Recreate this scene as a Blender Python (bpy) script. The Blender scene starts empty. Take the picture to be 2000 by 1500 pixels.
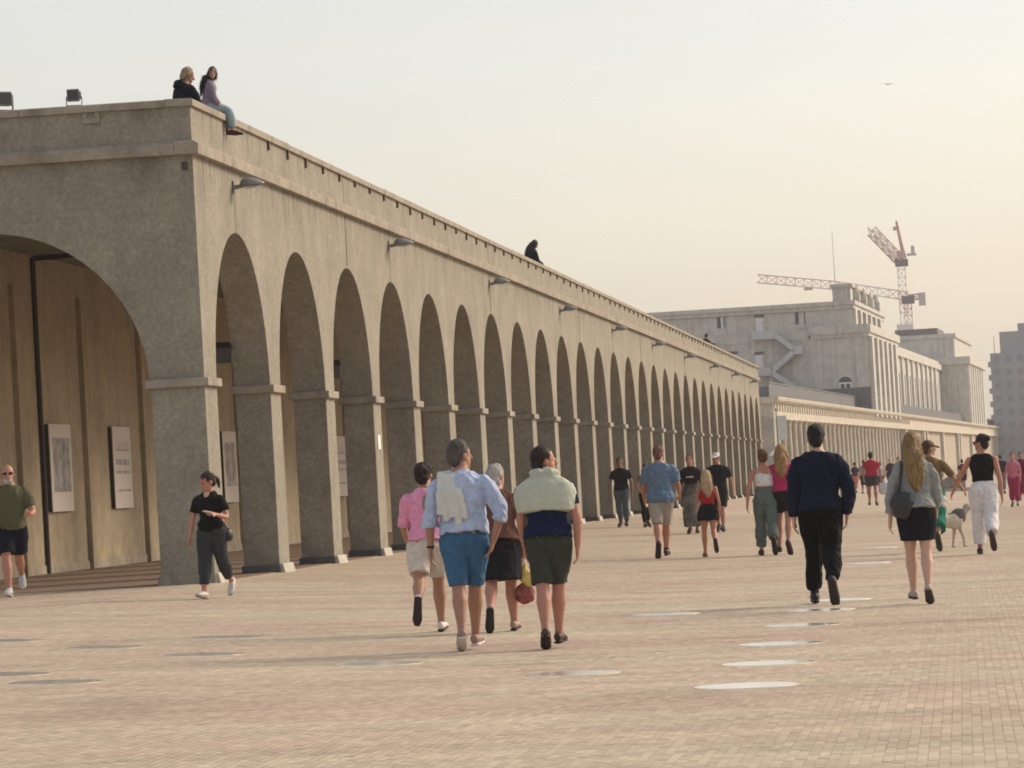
import bpy, bmesh, math, random
import numpy as np
from mathutils import Vector, Matrix, noise
random.seed(7); rng = np.random.default_rng(7)
R = math.radians
scn = bpy.context.scene
COL = scn.collection

# ------------------------------------------------------------------ camera
CAM = Vector((10.7551, -58.2729, 1.1358))
cf = Vector((-0.10759951, 0.99387668, 0.02512954))
cr = Vector((0.9924906, 0.10885993, -0.0557846))
cu = Vector((0.05817861, -0.01893844, 0.99812654))
cam_d = bpy.data.cameras.new('camera'); cam = bpy.data.objects.new('camera', cam_d); COL.objects.link(cam)
mw = Matrix((cr, cu, -cf)).transposed().to_4x4(); mw.translation = CAM
cam.matrix_world = mw
cam_d.sensor_fit = 'HORIZONTAL'; cam_d.sensor_width = 36.0
cam_d.lens = 8015.05 / 2000 * 36.0
cam_d.clip_start = 0.5; cam_d.clip_end = 6000
scn.camera = cam

# ------------------------------------------------------------------ sky, sun, exposure
SUN_AZ, SUN_EL = 55.0, 30.0          # azimuth from +Y (along the promenade) towards +X (the sea)
wd = bpy.data.worlds.new('World'); scn.world = wd; wd.use_nodes = True
nt = wd.node_tree; bg = nt.nodes['Background']
sky = nt.nodes.new('ShaderNodeTexSky'); sky.sky_type = 'NISHITA'; sky.sun_disc = False
sky.sun_elevation = R(SUN_EL); sky.sun_rotation = R(SUN_AZ)
sky.air_density = 1.0; sky.dust_density = 2.2; sky.ozone_density = 1.0; sky.altitude = 0
SKY_STRENGTH = 0.096
veil = nt.nodes.new('ShaderNodeMix'); veil.data_type = 'RGBA'       # thin high cloud veil evens the sky out
veil.inputs[0].default_value = 0.25
veil.inputs[7].default_value = (9.8, 8.9, 8.1, 1)
stc = nt.nodes.new('ShaderNodeTexCoord'); smp = nt.nodes.new('ShaderNodeMapping'); smp.inputs['Scale'].default_value = (2.2, 2.2, 9)
scl = nt.nodes.new('ShaderNodeTexNoise'); scl.inputs['Scale'].default_value = 1.6; scl.inputs['Detail'].default_value = 5
smr = nt.nodes.new('ShaderNodeMapRange'); smr.inputs[1].default_value = .3; smr.inputs[2].default_value = .7; smr.inputs[3].default_value = .955; smr.inputs[4].default_value = 1.035
nt.links.new(stc.outputs['Generated'], smp.inputs['Vector']); nt.links.new(smp.outputs[0], scl.inputs['Vector']); nt.links.new(scl.outputs['Fac'], smr.inputs[0])
tint = nt.nodes.new('ShaderNodeMix'); tint.data_type = 'RGBA'; tint.blend_type = 'MULTIPLY'; tint.inputs[0].default_value = 1
tint.inputs[7].default_value = (1.0, .925, .87, 1)                 # the salt and dust of a warm hazy evening
nt.links.new(sky.outputs[0], tint.inputs[6]); nt.links.new(tint.outputs[2], veil.inputs[6]); thin = nt.nodes.new('ShaderNodeVectorMath'); thin.operation = 'SCALE'
nt.links.new(veil.outputs[2], thin.inputs[0]); nt.links.new(smr.outputs[0], thin.inputs['Scale']); nt.links.new(thin.outputs[0], bg.inputs[0])
bg.inputs[1].default_value = SKY_STRENGTH
sun_d = bpy.data.lights.new('sun', 'SUN'); sun = bpy.data.objects.new('sun', sun_d); COL.objects.link(sun)
sd = Vector((math.sin(R(SUN_AZ)) * math.cos(R(SUN_EL)), math.cos(R(SUN_AZ)) * math.cos(R(SUN_EL)), math.sin(R(SUN_EL))))
sun.rotation_euler = sd.to_track_quat('Z', 'Y').to_euler(); sun.location = (40, 20, 60)
sun_d.energy = 2.1; sun_d.angle = R(22); sun_d.color = (1.0, 0.85, 0.66)
scn.view_settings.view_transform = 'Standard'; scn.view_settings.look = 'None'
scn.view_settings.exposure = 0.66; scn.view_settings.gamma = 1.0
scn.view_settings.use_curve_mapping = False
scn.cycles.max_bounces = 6; scn.cycles.diffuse_bounces = 3; scn.cycles.use_denoising = True; scn.cycles.filter_width = 1.8

# ------------------------------------------------------------------ materials
MATS = {}
def newmat(name):
    m = bpy.data.materials.new(name); m.use_nodes = True
    return m, m.node_tree.nodes, m.node_tree.links, m.node_tree.nodes['Principled BSDF']
def N(nodes, typ, **kw):
    n = nodes.new(typ)
    for k, v in kw.items(): setattr(n, k, v)
    return n
def rgb(c): return (c[0], c[1], c[2], 1)
def simple(name, col, rough=0.8, var=0.12, scale=6.0, bump=0.0, bscale=60, metal=0.0, stretch=(1, 1, 1), spec=0.3):
    key = (name, tuple(col), rough)
    if key in MATS: return MATS[key]
    m, n, l, b = newmat(name)
    tc = N(n, 'ShaderNodeTexCoord'); mp = N(n, 'ShaderNodeMapping'); mp.inputs['Scale'].default_value = stretch
    l.new(tc.outputs['Object'], mp.inputs['Vector'])
    t = N(n, 'ShaderNodeTexNoise'); t.inputs['Scale'].default_value = scale; t.inputs['Detail'].default_value = 4
    l.new(mp.outputs[0], t.inputs['Vector'])
    r = N(n, 'ShaderNodeValToRGB')
    r.color_ramp.elements[0].position = .25; r.color_ramp.elements[1].position = .75
    r.color_ramp.elements[0].color = rgb([c * (1 - var) for c in col]); r.color_ramp.elements[1].color = rgb([min(1, c * (1 + var)) for c in col])
    l.new(t.outputs['Fac'], r.inputs['Fac']); l.new(r.outputs['Color'], b.inputs['Base Color'])
    b.inputs['Roughness'].default_value = rough; b.inputs['Metallic'].default_value = metal
    b.inputs['Specular IOR Level'].default_value = spec
    if bump:
        t2 = N(n, 'ShaderNodeTexNoise'); t2.inputs['Scale'].default_value = bscale; t2.inputs['Detail'].default_value = 3
        l.new(mp.outputs[0], t2.inputs['Vector'])
        bp = N(n, 'ShaderNodeBump'); bp.inputs['Strength'].default_value = bump; bp.inputs['Distance'].default_value = .02
        l.new(t2.outputs['Fac'], bp.inputs['Height']); l.new(bp.outputs['Normal'], b.inputs['Normal'])
    MATS[key] = m
    return m

def plaster(name, base, streak=0.12, pebble=0.22, drips=False):
    """weathered pebble-dash render: speckle, cloudy patches, vertical rain streaks, grime near the ground"""
    m, n, l, b = newmat(name)
    g = N(n, 'ShaderNodeNewGeometry'); tc = N(n, 'ShaderNodeTexCoord')
    P = g.outputs['Position']
    def noi(scale, detail=4, st=None, rough=.55):
        t = N(n, 'ShaderNodeTexNoise'); t.inputs['Scale'].default_value = scale; t.inputs['Detail'].default_value = detail
        t.inputs['Roughness'].default_value = rough
        if st:
            mp = N(n, 'ShaderNodeMapping'); mp.inputs['Scale'].default_value = st
            l.new(P, mp.inputs['Vector']); l.new(mp.outputs[0], t.inputs['Vector'])
        else: l.new(P, t.inputs['Vector'])
        return t.outputs['Fac']
    def mrange(x, a, c, lo, hi):
        r = N(n, 'ShaderNodeMapRange'); r.inputs[1].default_value = a; r.inputs[2].default_value = c
        r.inputs[3].default_value = lo; r.inputs[4].default_value = hi; l.new(x, r.inputs[0]); return r.outputs[0]
    def mul(a, c):
        q = N(n, 'ShaderNodeMath', operation='MULTIPLY'); l.new(a, q.inputs[0]); l.new(c, q.inputs[1]); return q.outputs[0]
    sp = mrange(noi(15, 4, rough=.75), .32, .68, 1 - pebble, 1 + pebble)
    cl = mrange(noi(.9, 4), .3, .7, .86, 1.12)
    st = mrange(noi(1.0, 5, (2.4, 2.4, .16)), .50, .78, 1.0, 1 - streak)
    md = mrange(noi(5.5, 5), .3, .7, .90, 1.09)
    fac = mul(mul(sp, cl), mul(st, md))
    sep = N(n, 'ShaderNodeSeparateXYZ'); l.new(P, sep.inputs[0])
    if drips:
        def mth(op, a, c):
            q = N(n, 'ShaderNodeMath', operation=op)
            for i, v in enumerate((a, c)):
                if isinstance(v, (int, float)): q.inputs[i].default_value = v
                else: l.new(v, q.inputs[i])
            return q.outputs[0]
        Y, Z = sep.outputs['Y'], sep.outputs['Z']
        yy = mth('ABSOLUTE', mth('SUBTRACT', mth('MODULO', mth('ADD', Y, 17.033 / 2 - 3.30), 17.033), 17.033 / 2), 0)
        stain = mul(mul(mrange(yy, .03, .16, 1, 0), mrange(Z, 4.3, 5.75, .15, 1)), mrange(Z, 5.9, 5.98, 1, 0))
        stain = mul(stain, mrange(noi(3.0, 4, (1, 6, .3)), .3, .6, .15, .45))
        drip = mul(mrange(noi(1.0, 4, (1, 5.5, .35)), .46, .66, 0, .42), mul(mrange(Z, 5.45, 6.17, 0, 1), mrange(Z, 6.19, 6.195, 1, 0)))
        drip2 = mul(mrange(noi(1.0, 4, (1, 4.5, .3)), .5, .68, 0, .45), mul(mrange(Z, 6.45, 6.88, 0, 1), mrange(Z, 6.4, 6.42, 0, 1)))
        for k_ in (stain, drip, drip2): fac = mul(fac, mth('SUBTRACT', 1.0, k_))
    low = mrange(sep.outputs['Z'], 0.0, .9, 1.0, 0.0)
    grime = mul(low, mrange(noi(2.2, 5), .42, .62, 0.0, .5))
    mx = N(n, 'ShaderNodeMix'); mx.data_type = 'RGBA'; mx.blend_type = 'MULTIPLY'; mx.inputs[0].default_value = 1
    mx.inputs[6].default_value = rgb(base)
    cmb = N(n, 'ShaderNodeCombineColor')
    for i in range(3): l.new(fac, cmb.inputs[i])
    l.new(cmb.outputs[0], mx.inputs[7])
    mx2 = N(n, 'ShaderNodeMix'); mx2.data_type = 'RGBA'
    l.new(grime, mx2.inputs[0]); l.new(mx.outputs[2], mx2.inputs[6]); mx2.inputs[7].default_value = (base[0] * .42, base[1] * .44, base[2] * .42, 1)
    l.new(mx2.outputs[2], b.inputs['Base Color'])
    b.inputs['Roughness'].default_value = .92; b.inputs['Specular IOR Level'].default_value = .15
    bp = N(n, 'ShaderNodeBump'); bp.inputs['Strength'].default_value = .5; bp.inputs['Distance'].default_value = .02
    l.new(noi(45, 4, rough=.7), bp.inputs['Height']); l.new(bp.outputs[0], b.inputs['Normal'])
    return m

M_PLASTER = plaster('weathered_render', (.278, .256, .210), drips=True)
M_TRIM = plaster('weathered_trim', (.33, .295, .245), .45, .12)
M_BACK = plaster('inner_wall_render', (.45, .375, .27), .2, .08)
M_COL = plaster('colonnade_stone', (.52, .475, .395), .3, .1)
M_HOTEL = plaster('hotel_render', (.52, .505, .46), .3, .08)
M_DARKSTONE = simple('dark_bluestone', (.10, .10, .10), .8, .25, 5, .4, 30)
M_FOOT = simple('pale_concrete_foot', (.42, .39, .33), .9, .2, 5, .4, 30)
M_PIPE = simple('dark_pipe', (.06, .05, .04), .6)
M_IRON = simple('rusty_iron', (.10, .065, .04), .8, .3, 20)
M_METAL = simple('grey_metal', (.20, .205, .205), .5, .08, 5, metal=.3)
M_BLACK = simple('black_plastic', (.02, .02, .022), .5)
M_GLASSD = simple('dark_window', (.03, .033, .036), .15, .1, spec=.5)
M_WHITEP = simple('white_paint', (.72, .71, .68), .6, .04)
M_STAIR = simple('stair_paint', (.47, .49, .50), .6, .06)
M_RAIL = simple('dark_railing', (.10, .10, .105), .6)
M_RED = simple('red_paint', (.55, .13, .10), .6)
M_DIST = simple('grey_concrete_tower', (.27, .285, .315), .8, .1, .3)

# ------------------------------------------------------------------ object helpers
def link(name, me, mat=None, parent=None):
    o = bpy.data.objects.new(name, me); COL.objects.link(o)
    if mat is not None and me is not None and not me.materials: me.materials.append(mat)
    if parent: o.parent = parent
    return o
def tag(o, label=None, cat=None, group=None, kind=None):
    if label: o['label'] = label
    if cat: o['category'] = cat
    if group: o['group'] = group
    if kind: o['kind'] = kind
    return o
def empty(name, loc, label, cat, rotz=0.0, group=None):
    o = bpy.data.objects.new(name, None); COL.objects.link(o); o.location = loc; o.rotation_euler = (0, 0, rotz)
    o.empty_display_size = .2
    return tag(o, label, cat, group)
class MB:
    """collects faces, builds one mesh"""
    def __init__(s): s.v = []; s.f = []
    def add(s, vs, fs):
        o = len(s.v); s.v += [tuple(v) for v in vs]; s.f += [tuple(i + o for i in f) for f in fs]
    def box(s, x0, x1, y0, y1, z0, z1):
        s.add([(x0, y0, z0), (x1, y0, z0), (x1, y1, z0), (x0, y1, z0), (x0, y0, z1), (x1, y0, z1), (x1, y1, z1), (x0, y1, z1)],
              [(0, 3, 2, 1), (4, 5, 6, 7), (0, 1, 5, 4), (1, 2, 6, 5), (2, 3, 7, 6), (3, 0, 4, 7)])
    def bar(s, a, b, w, h=None):
        a = Vector(a); b = Vector(b); h = h or w; t = (b - a).normalized()
        u = t.cross(Vector((0, 0, 1)));
        if u.length < 1e-3: u = Vector((1, 0, 0))
        u.normalize(); v = u.cross(t)
        vs = []
        for p in (a, b):
            for i, j in ((-1, -1), (1, -1), (1, 1), (-1, 1)): vs.append(p + u * i * w / 2 + v * j * h / 2)
        s.add(vs, [(3, 2, 1, 0), (4, 5, 6, 7), (0, 1, 5, 4), (1, 2, 6, 5), (2, 3, 7, 6), (3, 0, 4, 7)])
    def prism(s, poly, axis, a, b):
        """poly: 2-D points; axis 'x','y','z': extrude between a and b"""
        k = len(poly)
        def P(p, h): return {'x': (h, p[0], p[1]), 'y': (p[0], h, p[1]), 'z': (p[0], p[1], h)}[axis]
        s.add([P(p, a) for p in poly] + [P(p, b) for p in poly],
              [tuple(range(k - 1, -1, -1)), tuple(range(k, 2 * k))] + [(i, (i + 1) % k, (i + 1) % k + k, i + k) for i in range(k)])
    def cyl(s, a, b, r0, r1=None, seg=12):
        r1 = r0 if r1 is None else r1
        a = Vector(a); b = Vector(b); t = (b - a).normalized(); u = t.orthogonal().normalized(); v = t.cross(u)
        vs = []
        for p, r in ((a, r0), (b, r1)):
            for i in range(seg):
                q = 2 * math.pi * i / seg; vs.append(p + u * math.cos(q) * r + v * math.sin(q) * r)
        s.add(vs, [tuple(range(seg - 1, -1, -1)), tuple(range(seg, 2 * seg))] + [(i, (i + 1) % seg, (i + 1) % seg + seg, i + seg) for i in range(seg)])
    def mesh(s, name):
        me = bpy.data.meshes.new(name); me.from_pydata(s.v, [], s.f); me.update()
        bm = bmesh.new(); bm.from_mesh(me); bmesh.ops.recalc_face_normals(bm, faces=bm.faces); bm.to_mesh(me); bm.free()
        return me
    def build(s, name, mat, parent=None, bevel=0):
        o = link(name, s.mesh(name), mat, parent)
        if bevel:
            md = o.modifiers.new('soft_edge', 'BEVEL'); md.width = bevel; md.segments = 2; md.limit_method = 'ANGLE'
        return o
def smooth(o, ang=None):
    for p in o.data.polygons: p.use_smooth = True
    return o
def gz(x):
    x = min(max(x, 0), 12.5); return -.05 * x + .002 * x * x

# ------------------------------------------------------------------ paving
def paving_mat(name, mode):
    m, n, l, b = newmat(name)
    g = N(n, 'ShaderNodeNewGeometry'); P = g.outputs['Position']
    mp = N(n, 'ShaderNodeMapping'); mp.inputs['Scale'].default_value = (.12, .30, 1); l.new(P, mp.inputs['Vector'])
    t = N(n, 'ShaderNodeTexNoise'); t.inputs['Scale'].default_value = 1.0; t.inputs['Detail'].default_value = 5; l.new(mp.outputs[0], t.inputs['Vector'])
    if mode == 'attr':
        a = N(n, 'ShaderNodeAttribute'); a.attribute_name = 'tone'; tone = a.outputs['Fac']
    elif mode == 'object':
        a = N(n, 'ShaderNodeObjectInfo'); tone = a.outputs['Random']
    else:
        mp2 = N(n, 'ShaderNodeMapping'); mp2.inputs['Scale'].default_value = (18.2, 4.88, 1); l.new(P, mp2.inputs['Vector'])
        a = N(n, 'ShaderNodeTexWhiteNoise', noise_dimensions='2D')
        fl = N(n, 'ShaderNodeVectorMath', operation='FLOOR'); l.new(mp2.outputs[0], fl.inputs[0]); l.new(fl.outputs[0], a.inputs['Vector'])
        tone = a.outputs['Value']
    r1 = N(n, 'ShaderNodeValToRGB'); e = r1.color_ramp.elements
    e[0].position = 0; e[0].color = (.440, .362, .288, 1); e[1].position = 1; e[1].color = (.540, .458, .357, 1)
    x = r1.color_ramp.elements.new(.35); x.color = (.466, .382, .300, 1)
    x = r1.color_ramp.elements.new(.7); x.color = (.503, .418, .326, 1)
    l.new(tone, r1.inputs['Fac'])
    r2 = N(n, 'ShaderNodeValToRGB'); r2.color_ramp.elements[0].position = .36; r2.color_ramp.elements[1].position = .64
    r2.color_ramp.elements[0].color = (.985, .905, .885, 1); r2.color_ramp.elements[1].color = (1.05, 1.08, 1.01, 1)
    l.new(t.outputs['Fac'], r2.inputs['Fac'])
    mx = N(n, 'ShaderNodeMix'); mx.data_type = 'RGBA'; mx.blend_type = 'MULTIPLY'; mx.inputs[0].default_value = 1
    l.new(r1.outputs['Color'], mx.inputs[6]); l.new(r2.outputs['Color'], mx.inputs[7])
    t3 = N(n, 'ShaderNodeTexNoise'); t3.inputs['Scale'].default_value = .7; t3.inputs['Detail'].default_value = 6; t3.inputs['Roughness'].default_value = .7
    mp3 = N(n, 'ShaderNodeMapping'); mp3.inputs['Scale'].default_value = (.5, 1.6, 1); l.new(P, mp3.inputs['Vector']); l.new(mp3.outputs[0], t3.inputs['Vector'])
    r3 = N(n, 'ShaderNodeMapRange'); r3.inputs[1].default_value = .35; r3.inputs[2].default_value = .68; r3.inputs[3].default_value = .80; r3.inputs[4].default_value = 1.08
    l.new(t3.outputs['Fac'], r3.inputs[0])
    cc = N(n, 'ShaderNodeCombineColor'); [l.new(r3.outputs[0], cc.inputs[i]) for i in range(3)]
    mx2 = N(n, 'ShaderNodeMix'); mx2.data_type = 'RGBA'; mx2.blend_type = 'MULTIPLY'; mx2.inputs[0].default_value = 1
    l.new(mx.outputs[2], mx2.inputs[6]); l.new(cc.outputs[0], mx2.inputs[7])
    t4 = N(n, 'ShaderNodeTexNoise'); t4.inputs['Scale'].default_value = .55; t4.inputs['Detail'].default_value = 7; t4.inputs['Roughness'].default_value = .65
    mp4 = N(n, 'ShaderNodeMapping'); mp4.inputs['Scale'].default_value = (.8, .5, 1); mp4.inputs['Location'].default_value = (3, 9, 0); l.new(P, mp4.inputs['Vector']); l.new(mp4.outputs[0], t4.inputs['Vector'])
    r4 = N(n, 'ShaderNodeMapRange'); r4.inputs[1].default_value = .56; r4.inputs[2].default_value = .66; r4.inputs[3].default_value = 1.0; r4.inputs[4].default_value = .86; l.new(t4.outputs['Fac'], r4.inputs[0])
    t5 = N(n, 'ShaderNodeTexVoronoi'); t5.inputs['Scale'].default_value = 1.3; l.new(P, t5.inputs['Vector'])      # trodden gum spots
    r5 = N(n, 'ShaderNodeMapRange'); r5.inputs[1].default_value = .03; r5.inputs[2].default_value = .045; r5.inputs[3].default_value = .72; r5.inputs[4].default_value = 1.0; l.new(t5.outputs['Distance'], r5.inputs[0])
    m5 = N(n, 'ShaderNodeMath', operation='MULTIPLY'); l.new(r4.outputs[0], m5.inputs[0]); l.new(r5.outputs[0], m5.inputs[1])
    c5 = N(n, 'ShaderNodeCombineColor'); [l.new(m5.outputs[0], c5.inputs[i]) for i in range(3)]
    mx5 = N(n, 'ShaderNodeMix'); mx5.data_type = 'RGBA'; mx5.blend_type = 'MULTIPLY'; mx5.inputs[0].default_value = 1
    l.new(mx2.outputs[2], mx5.inputs[6]); l.new(c5.outputs[0], mx5.inputs[7])
    l.new(mx5.outputs[2], b.inputs['Base Color'])
    b.inputs['Roughness'].default_value = .85; b.inputs['Specular IOR Level'].default_value = .2
    bt = N(n, 'ShaderNodeTexNoise'); bt.inputs['Scale'].default_value = 30; bt.inputs['Detail'].default_value = 4; l.new(P, bt.inputs['Vector'])
    bp = N(n, 'ShaderNodeBump'); bp.inputs['Strength'].default_value = .25; bp.inputs['Distance'].default_value = .01
    l.new(bt.outputs['Fac'], bp.inputs['Height']); l.new(bp.outputs[0], b.inputs['Normal'])
    return m
M_PAVE = paving_mat('brick_paving', 'grid'); M_BRK = paving_mat('brick_paving_laid', 'attr'); M_BRKO = paving_mat('brick_paving_single', 'object')
xs = [-400, -60, -6.2] + [i * .5 for i in range(0, 26)] + [60, 700]
ys = [-140, -60, -20, 20, 60, 120, 200, 400, 900, 3000]
gm = MB(); nx = len(xs)
gm.v = [(x, y, gz(x)) for y in ys for x in xs]
gm.f = [(j * nx + i, j * nx + i + 1, (j + 1) * nx + i + 1, (j + 1) * nx + i) for j in range(len(ys) - 1) for i in range(nx - 1)]
promenade = tag(gm.build('promenade', M_PAVE), kind='structure')

# laid bricks where the picture comes close enough to show them
BL, BW, BH, GAP = .055, .205, .0014, .0009          # clay pavers on edge, laid away from the camera
def in_view(x, y, marg=.4):
    d = Vector((x, y, gz(x))) - CAM; z = d.dot(cf)
    return z > 18 and abs(d.dot(cr)) < z * (1000 / 8015.0) + marg
gx, gy = np.meshgrid(np.arange(-8, 24, BL), np.arange(-38.9, 78, BW))
colid = np.round(gx / BL).astype(int)
gy = gy + (colid % 2) * BW / 2 + ((colid * 7919) % 13) * .0012
fx_, fy_ = gx.ravel(), gy.ravel()
dx_, dy_ = fx_ - CAM.x, fy_ - CAM.y
zc_ = dx_ * cf.x + dy_ * cf.y - 1.4 * cf.z; lc_ = dx_ * cr.x + dy_ * cr.y - 1.4 * cr.z
keep = (zc_ > 18) & (np.abs(lc_) < zc_ * (1000 / 8015.0) + .4) & ((fx_ > .12) | (fy_ < -.15)) & ((fy_ < 56) | (rng.random(fx_.size) > (fy_ - 56) / 20))
cells = np.stack([fx_[keep], fy_[keep]], 1)
cx_ = np.clip(cells[:, 0], 0, 12.5); zz = -.05 * cx_ + .002 * cx_ ** 2
slope = np.where(cells[:, 0] > 0, -.05 + .004 * cx_, 0)
dist = (cells[:, 0] - CAM.x) ** 2 + (cells[:, 1] - CAM.y) ** 2
order = np.argsort(dist); near = order[:300]; rest = order[300:]
far = rest[cells[rest, 1] < 2]; vfar = rest[cells[rest, 1] >= 2]
bm_ = MB(); hx, hy = BL / 2 - GAP / 2, BW / 2 - GAP / 2
bm_.v = [(-hx, -hy, -.02), (hx, -hy, -.02), (hx, hy, -.02), (-hx, hy, -.02), (-hx + .002, -hy + .002, BH), (hx - .002, -hy + .002, BH), (hx - .002, hy - .002, BH), (-hx + .002, hy - .002, BH)]
bm_.f = [(4, 5, 6, 7), (0, 1, 5, 4), (1, 2, 6, 5), (2, 3, 7, 6), (3, 0, 4, 7)]
brick_me = bm_.mesh('paving_brick'); brick_me.materials.append(M_BRKO)
for k in near:
    o = link('paving_brick', brick_me, None, promenade)
    o.location = (cells[k, 0], cells[k, 1], zz[k] + random.uniform(-.0008, .0008))
    o.rotation_euler = (random.gauss(0, .002), random.gauss(0, .002) - slope[k], random.gauss(0, .004))
def brick_field(idx, verts, faces, name):
    nb = len(idx); V = np.repeat(np.array(verts)[None], nb, 0); nv, nf = len(verts), len(faces)
    tilt = rng.normal(0, .0016, (nb, 2)); tilt[:, 0] += slope[idx]
    V[:, :, 2] += V[:, :, 0] * tilt[:, 0:1] + V[:, :, 1] * tilt[:, 1:2]
    V[:, :, 0] += cells[idx, 0:1]; V[:, :, 1] += cells[idx, 1:2]; V[:, :, 2] += (zz[idx] + rng.normal(0, .0004, nb))[:, None]
    F = (np.array(faces)[None] + (np.arange(nb) * nv)[:, None, None]).reshape(-1)
    me = bpy.data.meshes.new(name); me.vertices.add(nb * nv); me.vertices.foreach_set('co', V.reshape(-1))
    me.loops.add(nb * nf * 4); me.loops.foreach_set('vertex_index', F.astype(np.int32))
    me.polygons.add(nb * nf); me.polygons.foreach_set('loop_start', np.arange(nb * nf, dtype=np.int32) * 4)
    me.update(calc_edges=True)
    at = me.attributes.new('tone', 'FLOAT', 'FACE'); at.data.foreach_set('value', np.repeat(rng.random(nb), nf))
    tag(link(name, me, M_BRK, promenade), kind='stuff')
brick_field(far, bm_.v[4:], [(0, 1, 2, 3)], 'paving_bricks')
brick_field(vfar, bm_.v[4:], [(0, 1, 2, 3)], 'paving_bricks')

# round polished discs set in the paving
M_DISC = simple('polished_disc', (.93, .90, .82), .16, .05, 3, metal=.62)
disc_me = MB(); disc_me.cyl((0, 0, -.03), (0, 0, .006), .36, .358, 40); disc_me = disc_me.mesh('pavement_disc'); disc_me.materials.append(M_DISC)
discs = [(9.23, -30.54, 'nearest of the bright discs'), (9.23, -27.42, 'second bright disc in the row leading away'), (9.18, -24.05, 'third bright disc in the row leading away'),
         (9.2, -20.14, 'bright disc just this side of the reflected legs'), (9.25, -16.32, 'disc right behind the heels of the man in navy'),
         (9.35, -13.3, 'disc under the feet of the man in navy'), (9.28, 3.27, 'bright disc between man in navy and blond woman'),
         (9.21, 14.47, 'farthest bright disc of the row'), (7.63, -15.86, 'lone bright disc right of the pale sweater man'),
         (7.81, -27.97, 'half bright disc below the man with the pale sweater'), (3.67, -19.23, 'thin dark disc nearest the corner pier'),
         (2.84, -21.16, 'dark disc in the middle of the left group'), (3.78, -27.4, 'widest dark disc on the left'),
         (1.53, -19.44, 'dark disc cut by the left edge, farther one'), (3.07, -26.06, 'dark disc cut by the left edge, nearer one'),
         (4.11, -22.98, 'faint greenish disc left of centre'), (5.99, -25.44, 'faint disc below the man in the blue shirt')]
for x, y, lb in discs:
    o = link('pavement_disc', disc_me); o.location = (x, y, gz(x)); o.rotation_euler = (0, math.atan(.05 - .004 * x), 0)
    tag(o, 'round polished paving disc, ' + lb, 'paving disc', 'polished discs set in the paving')

# ------------------------------------------------------------------ the long arcade
S_, PW, RAD, SPR = 5.6777, .976, 2.35, 2.882
NB = 29; LEN = NB * S_ + PW + .3; ZC, ZP = 6.19, 6.995; WT = .57; XB = -6.23; ZCEIL = 5.95
arc = empty('arcade', (0, 0, 0), 'long weathered concrete arcade with a row of round arches and flat roof', 'arcade')
def arch_profile(c, a, b, zt, n=28):
    """wall outline from a to b (horizontal), springing to zt, with a round hole centred on c"""
    pts = [(a, zt), (a, SPR)]
    pts += [(c - RAD * math.cos(math.pi * i / n), SPR + RAD * math.sin(math.pi * i / n)) for i in range(n + 1)]
    pts += [(b, SPR), (b, zt)]
    return pts
# facade wall above the springing: one solid strip mesh
mb = MB(); n = 28
front = []
def wall_strip(mb, x0, x1, axis, c, a, b, z1):
    """arch bay solid: front, back, soffit built by vertical slices"""
    def P(h, u, z): return (h, u, z) if axis == 'x' else (u, h, z)
    us = [a] + [c - RAD * math.cos(math.pi * i / n) for i in range(n + 1)] + [b]
    zs = [SPR] + [SPR + RAD * math.sin(math.pi * i / n) for i in range(n + 1)] + [SPR]
    vs = []
    for u, z in zip(us, zs): vs += [P(x0, u, z), P(x1, u, z), P(x1, u, z1), P(x0, u, z1)]
    fs = []
    for i in range(len(us) - 1):
        o = i * 4; q = o + 4
        if abs(us[i + 1] - us[i]) < 1e-6: continue
        fs += [(o, q, q + 3, o + 3), (o + 1, o + 2, q + 2, q + 1), (o, o + 1, q + 1, q), (o + 3, q + 3, q + 2, o + 2)]
    k = (len(us) - 1) * 4
    fs += [(0, 3, 2, 1), (k, k + 1, k + 2, k + 3)]
    mb.add(vs, fs)
for i in range(NB):
    a = i * S_ + (0 if i else 0); b = (i + 1) * S_
    wall_strip(mb, -WT, 0, 'x', i * S_ + PW + RAD, a, b if i < NB - 1 else LEN, ZC)
bmf = mb.mesh('facade_wall')
bm = bmesh.new(); bm.from_mesh(bmf); bmesh.ops.remove_doubles(bm, verts=bm.verts, dist=1e-4)
# drop the inner walls between bays
dup = [f for f in bm.faces if abs(f.normal.y) > .99 and .5 < f.calc_center_median().y < LEN - .5 and f.calc_area() > 1.2]
bmesh.ops.delete(bm, geom=dup, context='FACES_ONLY'); bmesh.ops.recalc_face_normals(bm, faces=bm.faces); bm.to_mesh(bmf); bm.free()
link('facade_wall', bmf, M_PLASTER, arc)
# end wall (shaded gable) with its wide arch
ACX = -3.144
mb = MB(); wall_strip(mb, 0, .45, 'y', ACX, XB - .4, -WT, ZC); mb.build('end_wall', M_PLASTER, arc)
# piers
def pier(x0, x1, y0, y1, corner=False):
    mb = MB(); mb.box(x0, x1, y0, y1, -.12, SPR)
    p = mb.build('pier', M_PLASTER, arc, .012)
    mb = MB(); mb.box(x0 - .07, x1 + .07, y0 - .07, y1 + .07, SPR - .04, SPR + .085); mb.build('pier_cap', M_TRIM, p, .015)
    g = .0
    mb = MB(); mb.box(x0 - .04, x1 + .02, y0 - .05, y1 + .05, -.15, .13); mb.build('plinth', M_DARKSTONE if not corner else M_PLASTER, p, .015)
    mb = MB(); mb.prism([(x1 - .05, -.2), (x1 + .13, -.2), (x1 + .05, .14), (x1 - .05, .14)], 'y', y0 + .01, y1 + .03); mb.build('foot', M_FOOT, p, .01)
    return p
pier(-.79, 0, 0, PW, True)
for i in range(1, NB): pier(-WT, -.002, i * S_, i * S_ + PW)
pier(-WT, -.002, NB * S_, LEN)
pier(XB - .4, ACX - RAD, .0, .8, True)
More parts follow.
